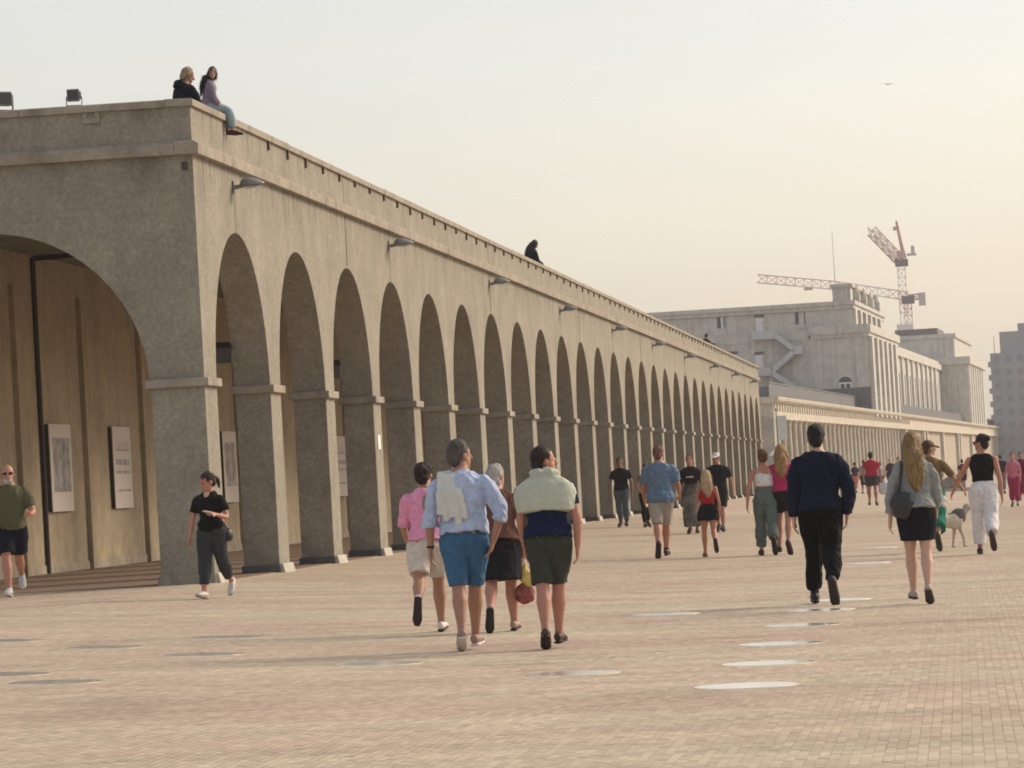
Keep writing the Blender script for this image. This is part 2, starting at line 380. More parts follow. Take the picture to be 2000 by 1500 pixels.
# cornice, parapet, coping (side and end pieces meet at the corner)
def ring_part(name, mat, prof_out, z0, z1, thick=.3, drop=0):
    mb = MB(); o = prof_out
    mb.box(-thick, o, -o, LEN + o, z0, z1); mb.box(XB - .4, -thick - .0005, -o, thick, z0, z1)
    return mb.build(name, mat, arc)
mb = MB()
mb.prism([(-.25, ZC), (.105, ZC), (.115, ZC + .15), (.03, ZC + .20), (-.25, ZC + .20)], 'y', -.10, LEN + .1)
mb.build('cornice', M_TRIM, arc, .01)
mb = MB(); mb.prism([(.3, ZC + .001), (-.105, ZC + .001), (-.113, ZC + .148), (-.03, ZC + .198), (.3, ZC + .198)], 'x', XB - .4, -.251); mb.build('end_cornice', M_TRIM, arc, .01)
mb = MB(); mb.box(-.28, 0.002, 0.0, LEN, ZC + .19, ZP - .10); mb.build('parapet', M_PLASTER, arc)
mb = MB(); mb.box(XB - .4, -.281, 0.002, .28, ZC + .191, ZP - .101); mb.build('end_parapet', M_PLASTER, arc)
y = -.045; k = 0
while y < LEN:                                                  # coping stones, slightly uneven
    L = S_ / 2 if y > 0 else S_ / 2 + .045
    e = min(y + L, LEN + .04)
    mb = MB(); dz = random.uniform(-.006, .006) if k else 0
    mb.prism([(-.36, ZP - .10), (.05, ZP - .105), (.055, ZP - .01 + dz), (.03, ZP + .004 + dz), (-.36, ZP + .012 + dz)], 'y', y + .004, e - .004)
    mb.build('coping_stone', M_TRIM, arc, .008); y = e; k += 1
    if e >= LEN: break
for i in range(3):
    a = -.361 - i * 2.15; b = max(a - 2.145, XB - .45)
    mb = MB(); mb.prism([(.36, ZP - .10), (-.05, ZP - .105), (-.055, ZP - .01), (-.03, ZP + .004), (.36, ZP + .012)], 'x', b, a); mb.build('coping_stone', M_TRIM, arc, .008)
# rusted spouts under the coping, three to a bay
mbs = MB(); mbs.box(-.01, .045, -.05, .05, -.16, 0); sp_me = mbs.mesh('drain_spout'); sp_me.materials.append(M_IRON)
for i in range(2, NB * 3):
    o = link('drain_spout', sp_me, None, arc); o.location = (.003, i * S_ / 3 + 3.1 - .25, ZP - .106); o.scale = (.8, random.uniform(.6, .9), random.uniform(.6, 1.05))
# thin dark movement joints running from cornice to crown
for i in range(2, NB, 4):
    mb = MB(); yc = i * S_ + PW + RAD; mb.box(.0, .006, yc - .022, yc + .022, SPR + RAD + .05, ZC - .002); mb.build('movement_joint', M_IRON, arc)
    mb = MB(); mb.box(.002, .007, yc - .016, yc + .016, ZC + .2, ZP - .11); mb.build('movement_joint', M_PLASTER, arc)
# roof, ceiling, back wall, floor
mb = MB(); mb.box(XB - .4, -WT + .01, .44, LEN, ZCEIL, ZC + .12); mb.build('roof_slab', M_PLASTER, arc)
mb = MB(); mb.box(XB - .4, XB, .455, LEN, -.1, ZCEIL - .002); bw = mb.build('back_wall', M_BACK, arc)
mb = MB(); mb.box(XB, -.05, .02, LEN - .1, -.1, .012); fl = mb.build('gallery_floor', simple('brown_floor_tiles', (.20, .14, .10), .8, .25, 3, .2, 20), arc)
for i in range(NB):
    yc = i * S_ + PW + RAD
    mb = MB(); mb.box(XB - .02, XB + .10, yc, yc + .42, .013, 5.26); mb.build('pilaster', M_BACK, bw)
mb = MB(); mb.cyl((XB + .05, 16.6, .015), (XB + .05, 16.6, 5.9), .045); mb.cyl((XB + .05, 16.6, 5.88), (-2.0, 15.2, 5.88), .05); mb.build('drain_pipe', M_PIPE, bw)
mb = MB(); mb.box(XB, XB + .025, .46, LEN, .012, .17); mb.build('skirting', plaster('pale_skirting', (.43, .37, .30)), bw)
mb = MB(); mb.box(-1.3, -.362, .37, LEN, ZC + .121, ZP - .37); mb.build('inner_ledge', M_PLASTER, arc)
# scupper and corner hole of the end wall
mb = MB(); mb.box(-1.58, -1.32, -.035, .01, ZP - .27, ZP - .18); mb.box(-1.58, -1.50, -.035, .01, ZP - .18, ZP - .107); mb.box(-1.40, -1.32, -.035, .01, ZP - .18, ZP - .107); mb.build('scupper', M_PLASTER, arc, .01)
mb = MB(); mb.box(-.16, -.08, -.02, .01, ZC - .22, ZC - .1); mb.build('vent_hole', M_PIPE, arc)

# information panels on the back wall
def panel_mat(name, seed, mode):
    m, n, l, b = newmat(name)
    tc = N(n, 'ShaderNodeTexCoord'); sx = N(n, 'ShaderNodeSeparateXYZ'); l.new(tc.outputs['Generated'], sx.inputs[0])
    t = N(n, 'ShaderNodeTexNoise'); t.inputs['Scale'].default_value = 5 + seed % 3; t.inputs['Detail'].default_value = 6; l.new(tc.outputs['Generated'], t.inputs['Vector'])
    pic = N(n, 'ShaderNodeValToRGB'); pic.color_ramp.elements[0].position = .4; pic.color_ramp.elements[1].position = .62
    pic.color_ramp.elements[0].color = (.22, .21, .21, 1); pic.color_ramp.elements[1].color = (.46, .43, .42, 1)
    l.new(t.outputs['Fac'], pic.inputs['Fac'])
    zr = N(n, 'ShaderNodeValToRGB'); zr.color_ramp.interpolation = 'CONSTANT'
    e = zr.color_ramp.elements
    if mode == 'map': st = [(0, 0), (.22, 1), (.84, 0)]
    else: st = [(0, 0), (.2, 1), (.23, 0), (.42, .9), (.46, .1), (.53, .9), (.60, 0), (.70, 1), (.72, .3), (.82, 0)]
    e[0].position = 0; e[0].color = (0, 0, 0, 1); e[1].position = st[1][0]; e[1].color = (st[1][1],) * 3 + (1,)
    for p, v in st[2:]:
        q = zr.color_ramp.elements.new(p); q.color = (v, v, v, 1)
    l.new(sx.outputs['Z'], zr.inputs['Fac'])
    yr = N(n, 'ShaderNodeValToRGB'); yr.color_ramp.interpolation = 'CONSTANT'
    yr.color_ramp.elements[0].color = (0, 0, 0, 1); yr.color_ramp.elements[1].position = .12; yr.color_ramp.elements[1].color = (1, 1, 1, 1)
    q = yr.color_ramp.elements.new(.9); q.color = (0, 0, 0, 1)
    l.new(sx.outputs['Y'], yr.inputs['Fac'])
    mu = N(n, 'ShaderNodeMath', operation='MULTIPLY'); l.new(zr.outputs['Color'], mu.inputs[0]); l.new(yr.outputs['Color'], mu.inputs[1])
    mx = N(n, 'ShaderNodeMix'); mx.data_type = 'RGBA'; l.new(mu.outputs[0], mx.inputs[0]); mx.inputs[6].default_value = (.66, .60, .55, 1); l.new(pic.outputs['Color'], mx.inputs[7])
    l.new(mx.outputs[2], b.inputs['Base Color']); b.inputs['Roughness'].default_value = .6
    return m
def info_panel(yc, w, label, mode, seed):
    o = empty('information_panel', (XB, yc, 1.16), label, 'information panel', group='panels on the back wall')
    mb = MB(); mb.box(.0, .08, -w / 2, w / 2, 0, 1.64); mb.build('box_frame', M_PIPE, o, .005)  # shade of the panel's near side is put into this dark colour
    mb = MB(); mb.box(.0805, .095, -w / 2 - .004, w / 2 + .004, -.004, 1.644); mb.build('printed_sheet', panel_mat('panel_print_%d' % seed, seed, mode), o)
info_panel(17.95, 1.85, 'tall pale panel with a grey picture, seen through the wide end arch', 'map', 1)
info_panel(23.65, 1.75, 'narrow pale panel with grey bands, right of the picture panel', 'bands', 2)
info_panel(36.0, 1.75, 'pale panel seen through the first side arch, above the woman in black', 'map', 3)
info_panel(53.2, 1.75, 'sliver of pale panel seen through the third side arch', 'bands', 4)

# wall lamps, every third bay
def lamp_proto():
    o = empty('wall_lamp', (0, 0, 0), '', 'wall lamp')
    mb = MB(); mb.box(0, .03, -.07, .07, -.09, .09); mb.build('wall_plate', M_METAL, o, .008)
    mb = MB(); mb.cyl((.02, 0, -.01), (.16, 0, .01), .034, .03); mb.build('arm', M_METAL, o)
    prof = [(.12, .05, .05), (.15, .10, .085), (.21, .13, .105), (.30, .135, .10), (.38, .10, .075), (.45, .05, .04), (.49, .012, .012)]
    seg = 16; vs = []; fs = []
    for k, (x, w, h) in enumerate(prof):
        for i in range(seg):
            a = 2 * math.pi * i / seg; z = math.sin(a) * h
            if z < 0: z *= .45
            vs.append((x, math.cos(a) * w, z + .03))
    for k in range(len(prof) - 1):
        for i in range(seg): fs.append((k * seg + i, k * seg + (i + 1) % seg, (k + 1) * seg + (i + 1) % seg, (k + 1) * seg + i))
    fs += [tuple(range(seg - 1, -1, -1)), tuple(range((len(prof) - 1) * seg, len(prof) * seg))]
    mb = MB(); mb.add(vs, fs); h = smooth(mb.build('lamp_head', M_METAL, o))
    mb = MB(); mb.prism([(.18, -.09), (.36, -.075), (.42, 0), (.36, .075), (.18, .09)], 'z', -.035, -.008); mb.build('diffuser', simple('lamp_glass', (.45, .45, .42), .25), h)
    return o
def copy_tree(o, parent=None):
    c = o.copy(); COL.objects.link(c)
    if parent: c.parent = parent
    for ch in list(o.children): copy_tree(ch, c)
    return c
lp = lamp_proto()
words = ['first wall lamp from the near corner, above the first arch', 'second wall lamp from the near corner', 'third wall lamp from the near corner', 'fourth wall lamp from the near corner',
         'fifth wall lamp from the near corner', 'sixth wall lamp from the near corner', 'fourth wall lamp from the far end', 'third wall lamp from the far end', 'second wall lamp from the far end', 'last wall lamp at the far end of the arcade']
for i, w in enumerate(words):
    o = lp if i == 0 else copy_tree(lp)
    o.location = (.002, i * 3 * S_ + PW + RAD - .1, 5.93); tag(o, 'grey leaf-shaped ' + w, 'wall lamp', 'lamps along the arcade wall')
# floodlights: on the roof and inside the arches
def flood(name, loc, rz, label, group, s=1.0, dark=False, tilt=0.0):
    o = empty(name, loc, label, 'floodlight', rz, group)
    mb = MB(); mb.box(-.13 * s, .13 * s, -.08 * s, .08 * s, .07, .07 + .25 * s); h = mb.build('lamp_housing', M_BLACK if dark else M_METAL, o, .012)
    h.rotation_euler = (tilt, 0, 0)
    mb = MB(); mb.box(-.11 * s, .11 * s, -.095 * s, -.082 * s, .09, .05 + .25 * s); mb.build('front_glass', M_GLASSD, h)
    for k in range(5): 
        mb = MB(); mb.box(.132 * s, .16 * s, -.06 * s + k * .027 * s, -.05 * s + k * .027 * s, .1, .05 + .22 * s); mb.build('cooling_fin', M_METAL, h)
    mb = MB(); mb.box(-.15 * s, .15 * s, -.015, .015, 0, .015); mb.box(-.155 * s, -.135 * s, -.015, .015, 0, .2 * s); mb.box(.162 * s, .18 * s, -.015, .015, 0, .2 * s); mb.build('bracket', M_METAL, o)
flood('floodlight', (-1.72, .1, ZP + .012), .15, 'square grey floodlight standing on the roof edge', 'floodlights on the roof', .70)
flood('floodlight', (-2.75, .1, ZP + .012), .7, 'dark floodlight on the roof edge, cut by the picture edge', 'floodlights on the roof', .82)
flood('floodlight', (-.76, S_ - .12, 3.32), .4, 'black floodlight inside the first side arch', 'floodlights inside the arcade', 1.15, True, .5)
flood('floodlight', (-.76, 3 * S_ - .12, 3.32), .4, 'black floodlight peeping out inside the third side arch', 'floodlights inside the arcade', 1.15, True, .5)
# thin white plate painting a sunlit spot on the fourth pier
mb = MB(); mb.box(0, .012, 3 * S_ + .3, 3 * S_ + .62, 1.98, 2.25); tag(mb.build('sunlit_spot', M_WHITEP), 'small white plate painting a sunlit spot on the fourth pier of the arcade', 'sunlit_spot')

# ------------------------------------------------------------------ far scenery: stone colonnade, hotel, tower, cranes
K15 = 1.5
def hz(z): return CAM.z + K15 * (z - CAM.z)
D_ = Vector((.05117012, .99868995, 0)); NRM = Vector((.99868995, -.05117012, 0))
A_ = Vector((CAM.x + K15 * (.2674 - CAM.x), CAM.y + K15 * (176.93 - CAM.y), 0))
ROT = -math.atan2(.05117012, .99868995)
cln = empty('stone_colonnade', A_, 'long pale colonnade with a deep entablature, running on beyond the arcade', 'colonnade', ROT)
# local frame: y runs along the front, x towards the sea
LC = 700.0
ztop, zc0, zf0, za0 = hz(5.47), hz(5.12), hz(4.60), hz(4.22)
mb = MB(); mb.box(-1.2, 0, 0, LC, za0, zf0); mb.build('architrave', M_COL, cln)
mb = MB(); mb.box(-1.2, -.05, .02, LC, zf0, zc0); mb.build('frieze', M_COL, cln)
mb = MB(); mb.prism([(-1.2, zc0), (.12, zc0), (.42, zc0 + .2), (.5, ztop - .12), (.5, ztop), (-1.2, ztop + .05)], 'y', -.4, LC); mb.build('cornice', M_COL, cln)
mbd = MB(); mbd.box(-.06, .06, -.42, .42, zf0 + .12, zc0 - .06); blk = mbd.mesh('frieze_block'); blk.materials.append(M_COL)
for k in range(75):
    o = link('frieze_block', blk, None, cln); o.location = (0, 1.0 + k * 2.45, 0)
# round shaft columns, each with capital and base
def colmesh():
    mb = MB(); prof = [(-.6, .36), (-.15, .36), (-.1, .31), (1.2, .31), (za0 - .55, .265), (za0 - .5, .30), (za0 - .38, .30), (za0 - .36, .27), (za0 - .28, .28), (za0 - .12, .40), (za0 - .001, .40)]
    seg = 16
    vs = [(math.cos(2 * math.pi * i / seg) * r, math.sin(2 * math.pi * i / seg) * r, z) for z, r in prof for i in range(seg)]
    fs = [(k * seg + i, k * seg + (i + 1) % seg, (k + 1) * seg + (i + 1) % seg, (k + 1) * seg + i) for k in range(len(prof) - 1) for i in range(seg)]
    mb.add(vs, fs); return mb.mesh('column')
cme = colmesh(); cme.materials.append(M_COL)
for k in range(30):
    o = link('column', cme, None, cln); o.location = (-.45, 6.5 + k * 5.4, 0)
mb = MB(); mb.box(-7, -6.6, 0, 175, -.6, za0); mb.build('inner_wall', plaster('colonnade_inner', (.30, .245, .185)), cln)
mb = MB(); mb.box(-7, -.8, 0, LC, za0 + .05, za0 + .3); mb.build('colonnade_roof', M_COL, cln)
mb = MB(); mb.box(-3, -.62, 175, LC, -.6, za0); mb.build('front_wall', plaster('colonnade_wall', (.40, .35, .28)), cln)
for y0 in (176, 215, 222, 262, 305, 312, 350, 400, 450, 520):
    mb = MB(); mb.box(-.62, -.1, y0, y0 + 2.2, -.6, za0 - .001); mb.build('wall_pilaster', M_COL, cln)
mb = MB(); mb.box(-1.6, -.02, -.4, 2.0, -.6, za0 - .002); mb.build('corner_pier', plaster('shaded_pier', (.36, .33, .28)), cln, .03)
# dark railing along the terrace on top
def railing(name, y0, y1, x, z0, z1, parent):
    mb = MB(); mb.box(x - .03, x + .03, y0, y1, z1 - .12, z1); mb.box(x - .02, x + .02, y0, y1, z0, z0 + .08)
    mb.box(x - .012, x + .012, y0, y1, z0 + .14, z1 - .18)
    r = mb.build('terrace_railing', M_RAIL, parent)
    return r
railing('r', 12, LC - 5, -1.5, ztop, hz(6.55), cln)

# hotel: block with its shaded flank to the camera, one recessed wing, one farther pavilion
hot = empty('hotel', A_ + D_ * (79.1 * K15), 'large pale hotel with cornices and a white outside stair, above the colonnade', 'hotel', ROT)
zb = ztop - .3
def HX(u): return -u * K15            # u metres (unscaled) inland from the front
zm0, zm1 = hz(11.15), hz(12.08)       # main cornice band
zu1 = hz(13.95)                        # upper storey top
mb = MB(); mb.box(HX(24), HX(.22), 0, 34 * K15, zb, zm0); mb.build('main_block', M_HOTEL, hot)
mb = MB(); mb.box(HX(4.5), HX(0.0), -.25, 34 * K15, zm0, zm0 + .45); mb.box(HX(4.6), HX(-.15), -.45, 34 * K15, zm0 + .45, zm1); mb.box(HX(24), HX(4.6), -.1, 34 * K15, zm0 - .002, zm1 - .25); mb.build('main_cornice', M_HOTEL, hot)
mb = MB(); mb.box(HX(24), HX(1.25), .3, 33.5 * K15, zm1 - .26, zu1); mb.build('upper_storey', M_HOTEL, hot)
mb = MB(); mb.box(HX(24), HX(1.05), -.05, 33.7 * K15, zu1 - .9, zu1 - .45); mb.box(HX(24), HX(.9), -.25, 33.8 * K15, zu1 - .45, zu1); mb.build('roof_cornice', M_HOTEL, hot)
mb = MB(); mb.box(HX(2.62), HX(1.25), .1, 21 * K15, zu1, hz(15.0)); mb.box(HX(2.75), HX(1.05), -.1, 21.2 * K15, hz(15.0), hz(15.25)); mb.build('attic_block', M_HOTEL, hot)
for k in range(6):                                                   # giant pilasters on the sunny front, running down over the cornice below
    y0 = .5 + k * 8.0
    mb = MB(); mb.box(HX(.22), HX(.0) + .30, y0, y0 + 3.0, zb - .4, zm0 - .002); mb.build('giant_pilaster', M_HOTEL, hot)
for k in range(6):
    y0 = .8 + k * 8.0
    mb = MB(); mb.box(HX(1.25), HX(.95), y0, y0 + 2.6, zm1, zu1 - .91); mb.build('attic_pilaster', M_HOTEL, hot)
    mb = MB(); mb.box(HX(1.26), HX(1.22), y0 + 3.6, y0 + 7.2, zm1 + .4, zu1 - 1.1); mb.build('front_window', M_GLASSD, hot)
for k in range(5):
    y0 = 4.3 + k * 8.0
    mb = MB(); mb.box(HX(.23), HX(.19), y0, y0 + 3.4, zb + 1, zm0 - 1.2); mb.build('front_window', M_GLASSD, hot)
for u in (2.0, 1.2, .6):                                             # roof statues / urns along the sunny edge
    pass
for k in range(4):
    y0 = 4 + k * 11.0
    mb = MB(); mb.box(HX(1.5), HX(.75), y0, y0 + 1.4, zu1, zu1 + 1.1); mb.cyl((HX(1.1), y0 + .7, zu1 + 1.1), (HX(1.1), y0 + .7, zu1 + 1.9), .45, .3); mb.build('roof_urn', M_HOTEL, hot, .05)
# flank details (facing the camera, local y < 0 is proud)
for u0, u1 in ((4.1, 4.55), (.35, 1.15), (2.65, 2.95), (16.2, 16.6), (12.5, 12.9)):
    mb = MB(); mb.box(HX(u1), HX(u0), -.10, .05, zb, zm0 - .003); mb.build('flank_pilaster', M_HOTEL, hot)
for u0, u1, z0 in ((4.9, 5.3, zm1), (13.0, 13.4, zm1 - .2), (15.2, 15.6, zm1 - .2)):
    mb = MB(); mb.box(HX(u1), HX(u0), .2, .32, z0, zu1 - .91); mb.build('flank_pilaster', M_HOTEL, hot)
def win(u0, u1, z0, z1, y, mode):
    x0, x1, a, b = HX(u1), HX(u0), hz(z0), hz(z1)
    mb = MB(); mb.box(x0 - .12, x1 + .12, y - .05, y + .06, a - .12, a); mb.box(x0 - .12, x1 + .12, y - .05, y + .06, b, b + .12); mb.box(x0 - .12, x0, y - .05, y + .06, a, b); mb.box(x1, x1 + .12, y - .05, y + .06, a, b)
    f = mb.build('window', M_HOTEL, hot)
    if mode == 'open':
        mid = (x0 + x1) / 2
        mb = MB(); mb.box(x0, mid - .1, y - .01, y + .04, a, b); mb.build('pane', M_GLASSD, f)
        mb = MB(); mb.box(mid + .12, x1, y - .02, y + .04, a + .1, b); mb.build('pane', simple('sky_lit_glass', (.25, .28, .31), .2), f)
        mb = MB(); mb.box(mid - .1, mid + .12, y - .06, y + .05, a, b); mb.build('frame', M_WHITEP, f)
    else:
        mb = MB(); mb.box(x0, x1, y - .01, y + .04, a, b); mb.build('pane', simple('dark_shutter', (.07, .075, .08), .5), f)
        mb = MB(); [mb.box(x0 + .02, x1 - .02, y - .03, y - .012, a + .12 + .18 * i, a + .2 + .18 * i) for i in range(int((b - a) / .18) - 1)]; mb.build('shutter_slats', M_RAIL, f)
win(10.87, 11.6, 12.42, 13.3, .3, 'open'); win(4.8, 5.6, 12.35, 13.32, .3, 'dark')
def door(u0, u1, z0, z1, y, lintel=True):
    x0, x1, a, b = HX(u1), HX(u0), hz(z0), hz(z1)
    mb = MB(); mb.box(x0, x1, y - .06, y + .05, a, b - .35); d = mb.build('service_door', M_WHITEP, hot)
    mb = MB(); mb.box(x0 - .1, x1 + .1, y - .12, y + .05, b - .35, b); mb.build('lintel', M_RAIL, d)
    mb = MB(); mb.box(x1 - .18, x1 - .1, y - .12, y - .06, a + .9, a + 1.05); mb.build('handle', M_METAL, d)
door(8.05, 8.62, 12.0, 13.3, .3); door(8.2, 8.8, 9.2, 10.45, 0); door(10.2, 10.8, 9.2, 10.6, 0)
# terrace door with fanlight
x0, x1 = HX(2.42), HX(1.6)
mb = MB(); mb.box(x0 - .1, x1 + .1, -.09, .03, hz(6.2), hz(7.72)); dd = mb.build('terrace_door', M_WHITEP, hot)
for a, b in ((x0 + .08, (x0 + x1) / 2 - .1), ((x0 + x1) / 2 + .1, x1 - .08)):
    mb = MB(); mb.box(a, b, -.11, -.08, hz(6.55), hz(7.6)); mb.build('pane', M_GLASSD, dd)
mb = MB(); cx = (x0 + x1) / 2; rr = (x1 - x0) / 2 + .1
mb.prism([(cx + rr * math.cos(math.pi * i / 14), hz(7.74) + rr * .85 * math.sin(math.pi * i / 14)) for i in range(15)], 'y', -.08, .02); mb.build('fanlight', M_GLASSD, dd)
# white outside stair in three flights
st_ = MB()
fe = []
def parapet_box(u0, u1, za, zb_, y=-1.3):
    mb = MB(); mb.box(HX(u0), HX(u1), y, y + .06, hz(za), hz(zb_)); mb.box(HX(u0), HX(u1), y, 0, hz(za) - .1, hz(za) + .02); mb.box(HX(u0), HX(u0) + .05, y + .061, 0, hz(za) + .021, hz(zb_)); mb.box(HX(u1) - .05, HX(u1), y + .061, 0, hz(za) + .021, hz(zb_))
    return mb
stair = link('outside_stair', parapet_box(8.9, 7.2, 11.42, 12.0).mesh('outside_stair'), M_STAIR, hot)
for b in (parapet_box(5.65, 5.1, 10.12, 10.72), parapet_box(8.6, 7.55, 8.62, 9.2)): link('landing', b.mesh('landing'), M_STAIR, stair)
def flight(ua, za, ub, zb_, nseg=2):
    for k in range(nseg):
        t0, t1 = k / nseg, (k + .93) / nseg
        xa, xb = HX(ua + (ub - ua) * t0), HX(ua + (ub - ua) * t1); z0, z1 = hz(za + (zb_ - za) * t0), hz(za + (zb_ - za) * t1)
        mb = MB(); mb.prism([(xa, z0), (xb, z1), (xb, z1 + .75), (xa, z0 + .75)], 'y', -1.3, -1.24); mb.build('stair_parapet', M_STAIR, stair)
    mb = MB(); xa, xb = HX(ua), HX(ub); mb.prism([(xa, hz(za) - .25), (xb, hz(zb_) - .25), (xb, hz(zb_)), (xa, hz(za))], 'y', -1.23, -.1); mb.build('stair_flight', M_METAL, stair)
flight(7.15, 11.40, 5.65, 10.15); flight(5.65, 10.1, 7.5, 8.65); flight(7.5, 8.5, 5.8, 7.3)
mb = MB()
for u in (8.8, 7.6, 5.3): mb.box(HX(u) - .05, HX(u) + .05, -1.2, -1.1, zb, hz(8.6) if u < 8 else hz(11.4))
mb.build('stair_post', M_STAIR, stair)
# clutter on the terrace at the stair foot
mb = MB(); mb.box(HX(4.3), HX(-.2), -6.2, -6.1, ztop, hz(7.2)); mb.build('terrace_screen', M_RAIL, hot)
mb = MB(); mb.box(HX(7.4), HX(4.6), -3.5, -1.6, zb, hz(7.35)); mb.box(HX(8.8), HX(7.7), -4.5, -3.2, zb, hz(7.7)); mb.build('roof_plant_box', simple('plant_box', (.13, .13, .14), .7, .3, 1), hot, .08)
# recessed wing and farther pavilion
mb = MB(); mb.box(HX(24), HX(3.2), 33.5 * K15, 152 * K15, zb, hz(12.6)); wing = mb.build('recessed_wing', M_HOTEL, hot)
mb = MB(); mb.box(HX(24), HX(2.9), 33.8 * K15, 152 * K15, hz(11.6), hz(12.2)); mb.build('wing_cornice', M_HOTEL, wing)
for k in range(14):
    y0 = 36 * K15 + k * 12
    mb = MB(); mb.box(HX(3.2), HX(2.98), y0, y0 + 3, zb, hz(11.59)); mb.build('wing_pilaster', M_HOTEL, wing)
    mb = MB(); mb.box(HX(3.21), HX(3.15), y0 + 4.5, y0 + 9, zb + 1.5, hz(10)); mb.build('wing_window', M_GLASSD, wing)
P2 = 152.2 * K15
mb = MB(); mb.box(HX(24), HX(0), P2, P2 + 40 * K15, zb, hz(12.2)); pav = mb.build('far_pavilion', M_HOTEL, hot)
mb = MB(); mb.box(HX(24), HX(-.3), P2 - .5, P2 + 40.5 * K15, hz(12.2), hz(13.05)); mb.build('pavilion_cornice', M_HOTEL, pav)
mb = MB(); mb.box(HX(24), HX(1.4), P2 + .4, P2 + 39 * K15, hz(13.05), hz(15.6)); mb.box(HX(24), HX(1.2), P2 + .1, P2 + 39 * K15, hz(15.3), hz(15.75)); mb.build('pavilion_upper', M_HOTEL, pav)
mb = MB(); mb.box(HX(8), HX(3.2), P2 + .2, P2 + 20, hz(15.75), hz(16.45)); mb.build('pavilion_roof', simple('dark_roofing', (.13, .125, .13), .8), pav)
for k in range(7):
    mb = MB(); mb.box(HX(0), HX(-.12), P2 + 1 + k * 8, P2 + 4 + k * 8, zb - .4, hz(12.19)); mb.build('pavilion_pilaster', M_HOTEL, pav)
mb = MB(); mb.box(HX(1.2), HX(.3), P2 - .12, P2 + .1, zb, hz(12.19)); mb.build('pavilion_pilaster', M_HOTEL, pav)
mb = MB(); cx = HX(2.4); rr = 1.25
ring = [(cx + rr * math.cos(math.pi * i / 14), hz(7.9) + rr * 1.1 * math.sin(math.pi * i / 14)) for i in range(15)]
rin = [(cx + rr * .8 * math.cos(math.pi * i / 14), hz(7.9) + rr * .88 * math.sin(math.pi * i / 14)) for i in range(15)]
for i in range(14): mb.prism([ring[i], ring[i + 1], rin[i + 1], rin[i]], 'y', P2 - .14, P2 + .05)
mb.build('arched_surround', M_HOTEL, pav)

# grey tower block
tw = empty('tower_block', (17.5, 748, 0), 'hazy grey tower block with a stepped edge, at the far right', 'tower block', -.05)
M_TW = M_DIST
mb = MB(); mb.box(0, 12, 0, 26, -1, 22.0); mb.box(2.0, 30, .5, 25, -1, 26.1); mb.box(5.6, 30, 1, 24, 26.1, 27.6); mb.build('tower_body', M_TW, tw)
for fl_ in range(8):
    for cx in (.6, 2.9, 5.2, 7.5, 9.8):
        mb = MB(); mb.box(cx, cx + 1.2, -.06, .02, 2.0 + fl_ * 2.6, 3.3 + fl_ * 2.6); mb.build('window', simple('hazy_pane', (.20, .215, .24), .3), tw)
    mb = MB(); mb.box(-.5, 0.05, -.2, 6, 1.2 + fl_ * 2.6, 2.2 + fl_ * 2.6); mb.build('balcony', M_TW, tw)
mb = MB(); mb.cyl((.8, 3, 22), (.8, 3, 25.5), .08, .05, 6); mb.build('roof_mast', M_TW, tw)

# tower cranes
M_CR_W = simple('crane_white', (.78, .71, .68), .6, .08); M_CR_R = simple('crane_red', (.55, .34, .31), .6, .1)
def lattice(mb, a, b, w, bays, th=.09):
    a = Vector(a); b = Vector(b); t = (b - a).normalized(); u = t.cross(Vector((0, 0, 1)))
    if u.length < .05: u = Vector((1, 0, 0))
    u.normalize(); v = t.cross(u).normalized()
    c = [u * i * w / 2 + v * j * w / 2 for i, j in ((-1, -1), (1, -1), (1, 1), (-1, 1))]
    for k in c: mb.bar(a + k, b + k, th)
    L = (b - a) / bays
    for i in range(bays):
        for j in range(4):
            p, q = c[j], c[(j + 1) % 4]
            if i % 2: p, q = q, p
            mb.bar(a + L * i + p, a + L * (i + 1) + q, th * .7); mb.bar(a + L * i + c[j], a + L * i + c[(j + 1) % 4], th * .7)
c1 = empty('tower_crane', (CAM.x + 1.635 * (4.6 - CAM.x), CAM.y + 1.635 * (465 - CAM.y), CAM.z * (1 - 1.635)), 'red and white luffing crane with its short jib raised to the left', 'tower crane', group='cranes behind the hotel')
for i, (z0, z1) in enumerate(((-1, 12), (12, 18), (18, 20.5), (20.5, 23), (23, 27.0))):
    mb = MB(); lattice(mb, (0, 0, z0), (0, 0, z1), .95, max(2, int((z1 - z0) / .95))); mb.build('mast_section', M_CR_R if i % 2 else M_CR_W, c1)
mb = MB(); mb.box(-.75, .9, -.9, .9, 26.4, 27.3); mb.build('slewing_ring', simple('crane_dark', (.14, .12, .13), .6), c1, .05)
mb = MB(); mb.box(-.6, .5, -1.6, -.7, 27.35, 28.3); mb.build('cab', M_CR_R, c1, .06)
mb = MB(); lattice(mb, (-.3, 0, 27.4), (-3.3, -9, 30.6), 1.0, 8, .13); mb.build('jib', simple('crane_grey', (.52, .45, .45), .6), c1)
mb = MB(); mb.bar((.3, .3, 27.4), (-.3, 0, 32.2), .22); mb.bar((.6, -.3, 27.4), (-.25, 0, 32.2), .22); mb.box(-.75, .0, -.2, .2, 31.0, 31.5); mb.build('apex_frame', M_CR_R, c1)
mb = MB(); mb.box(.8, 2.0, -.6, .6, 27.7, 27.95); mb.box(1.35, 1.8, -.5, .5, 27.95, 28.9); mb.build('counter_jib', simple('crane_grey', (.52, .45, .45), .6), c1)
mb = MB(); mb.box(-1.0, 1.0, -1.0, 1.0, 17.6, 19.0); mb.build('mast_base', M_CR_W, c1)
c1.scale = (1.635,) * 3
c2 = empty('tower_crane', (CAM.x + 1.667 * (5.6 - CAM.x), CAM.y + 1.667 * (424 - CAM.y), CAM.z * (1 - 1.667)), 'red and white crane with a long level jib reaching left behind the hotel roof', 'tower crane', group='cranes behind the hotel')
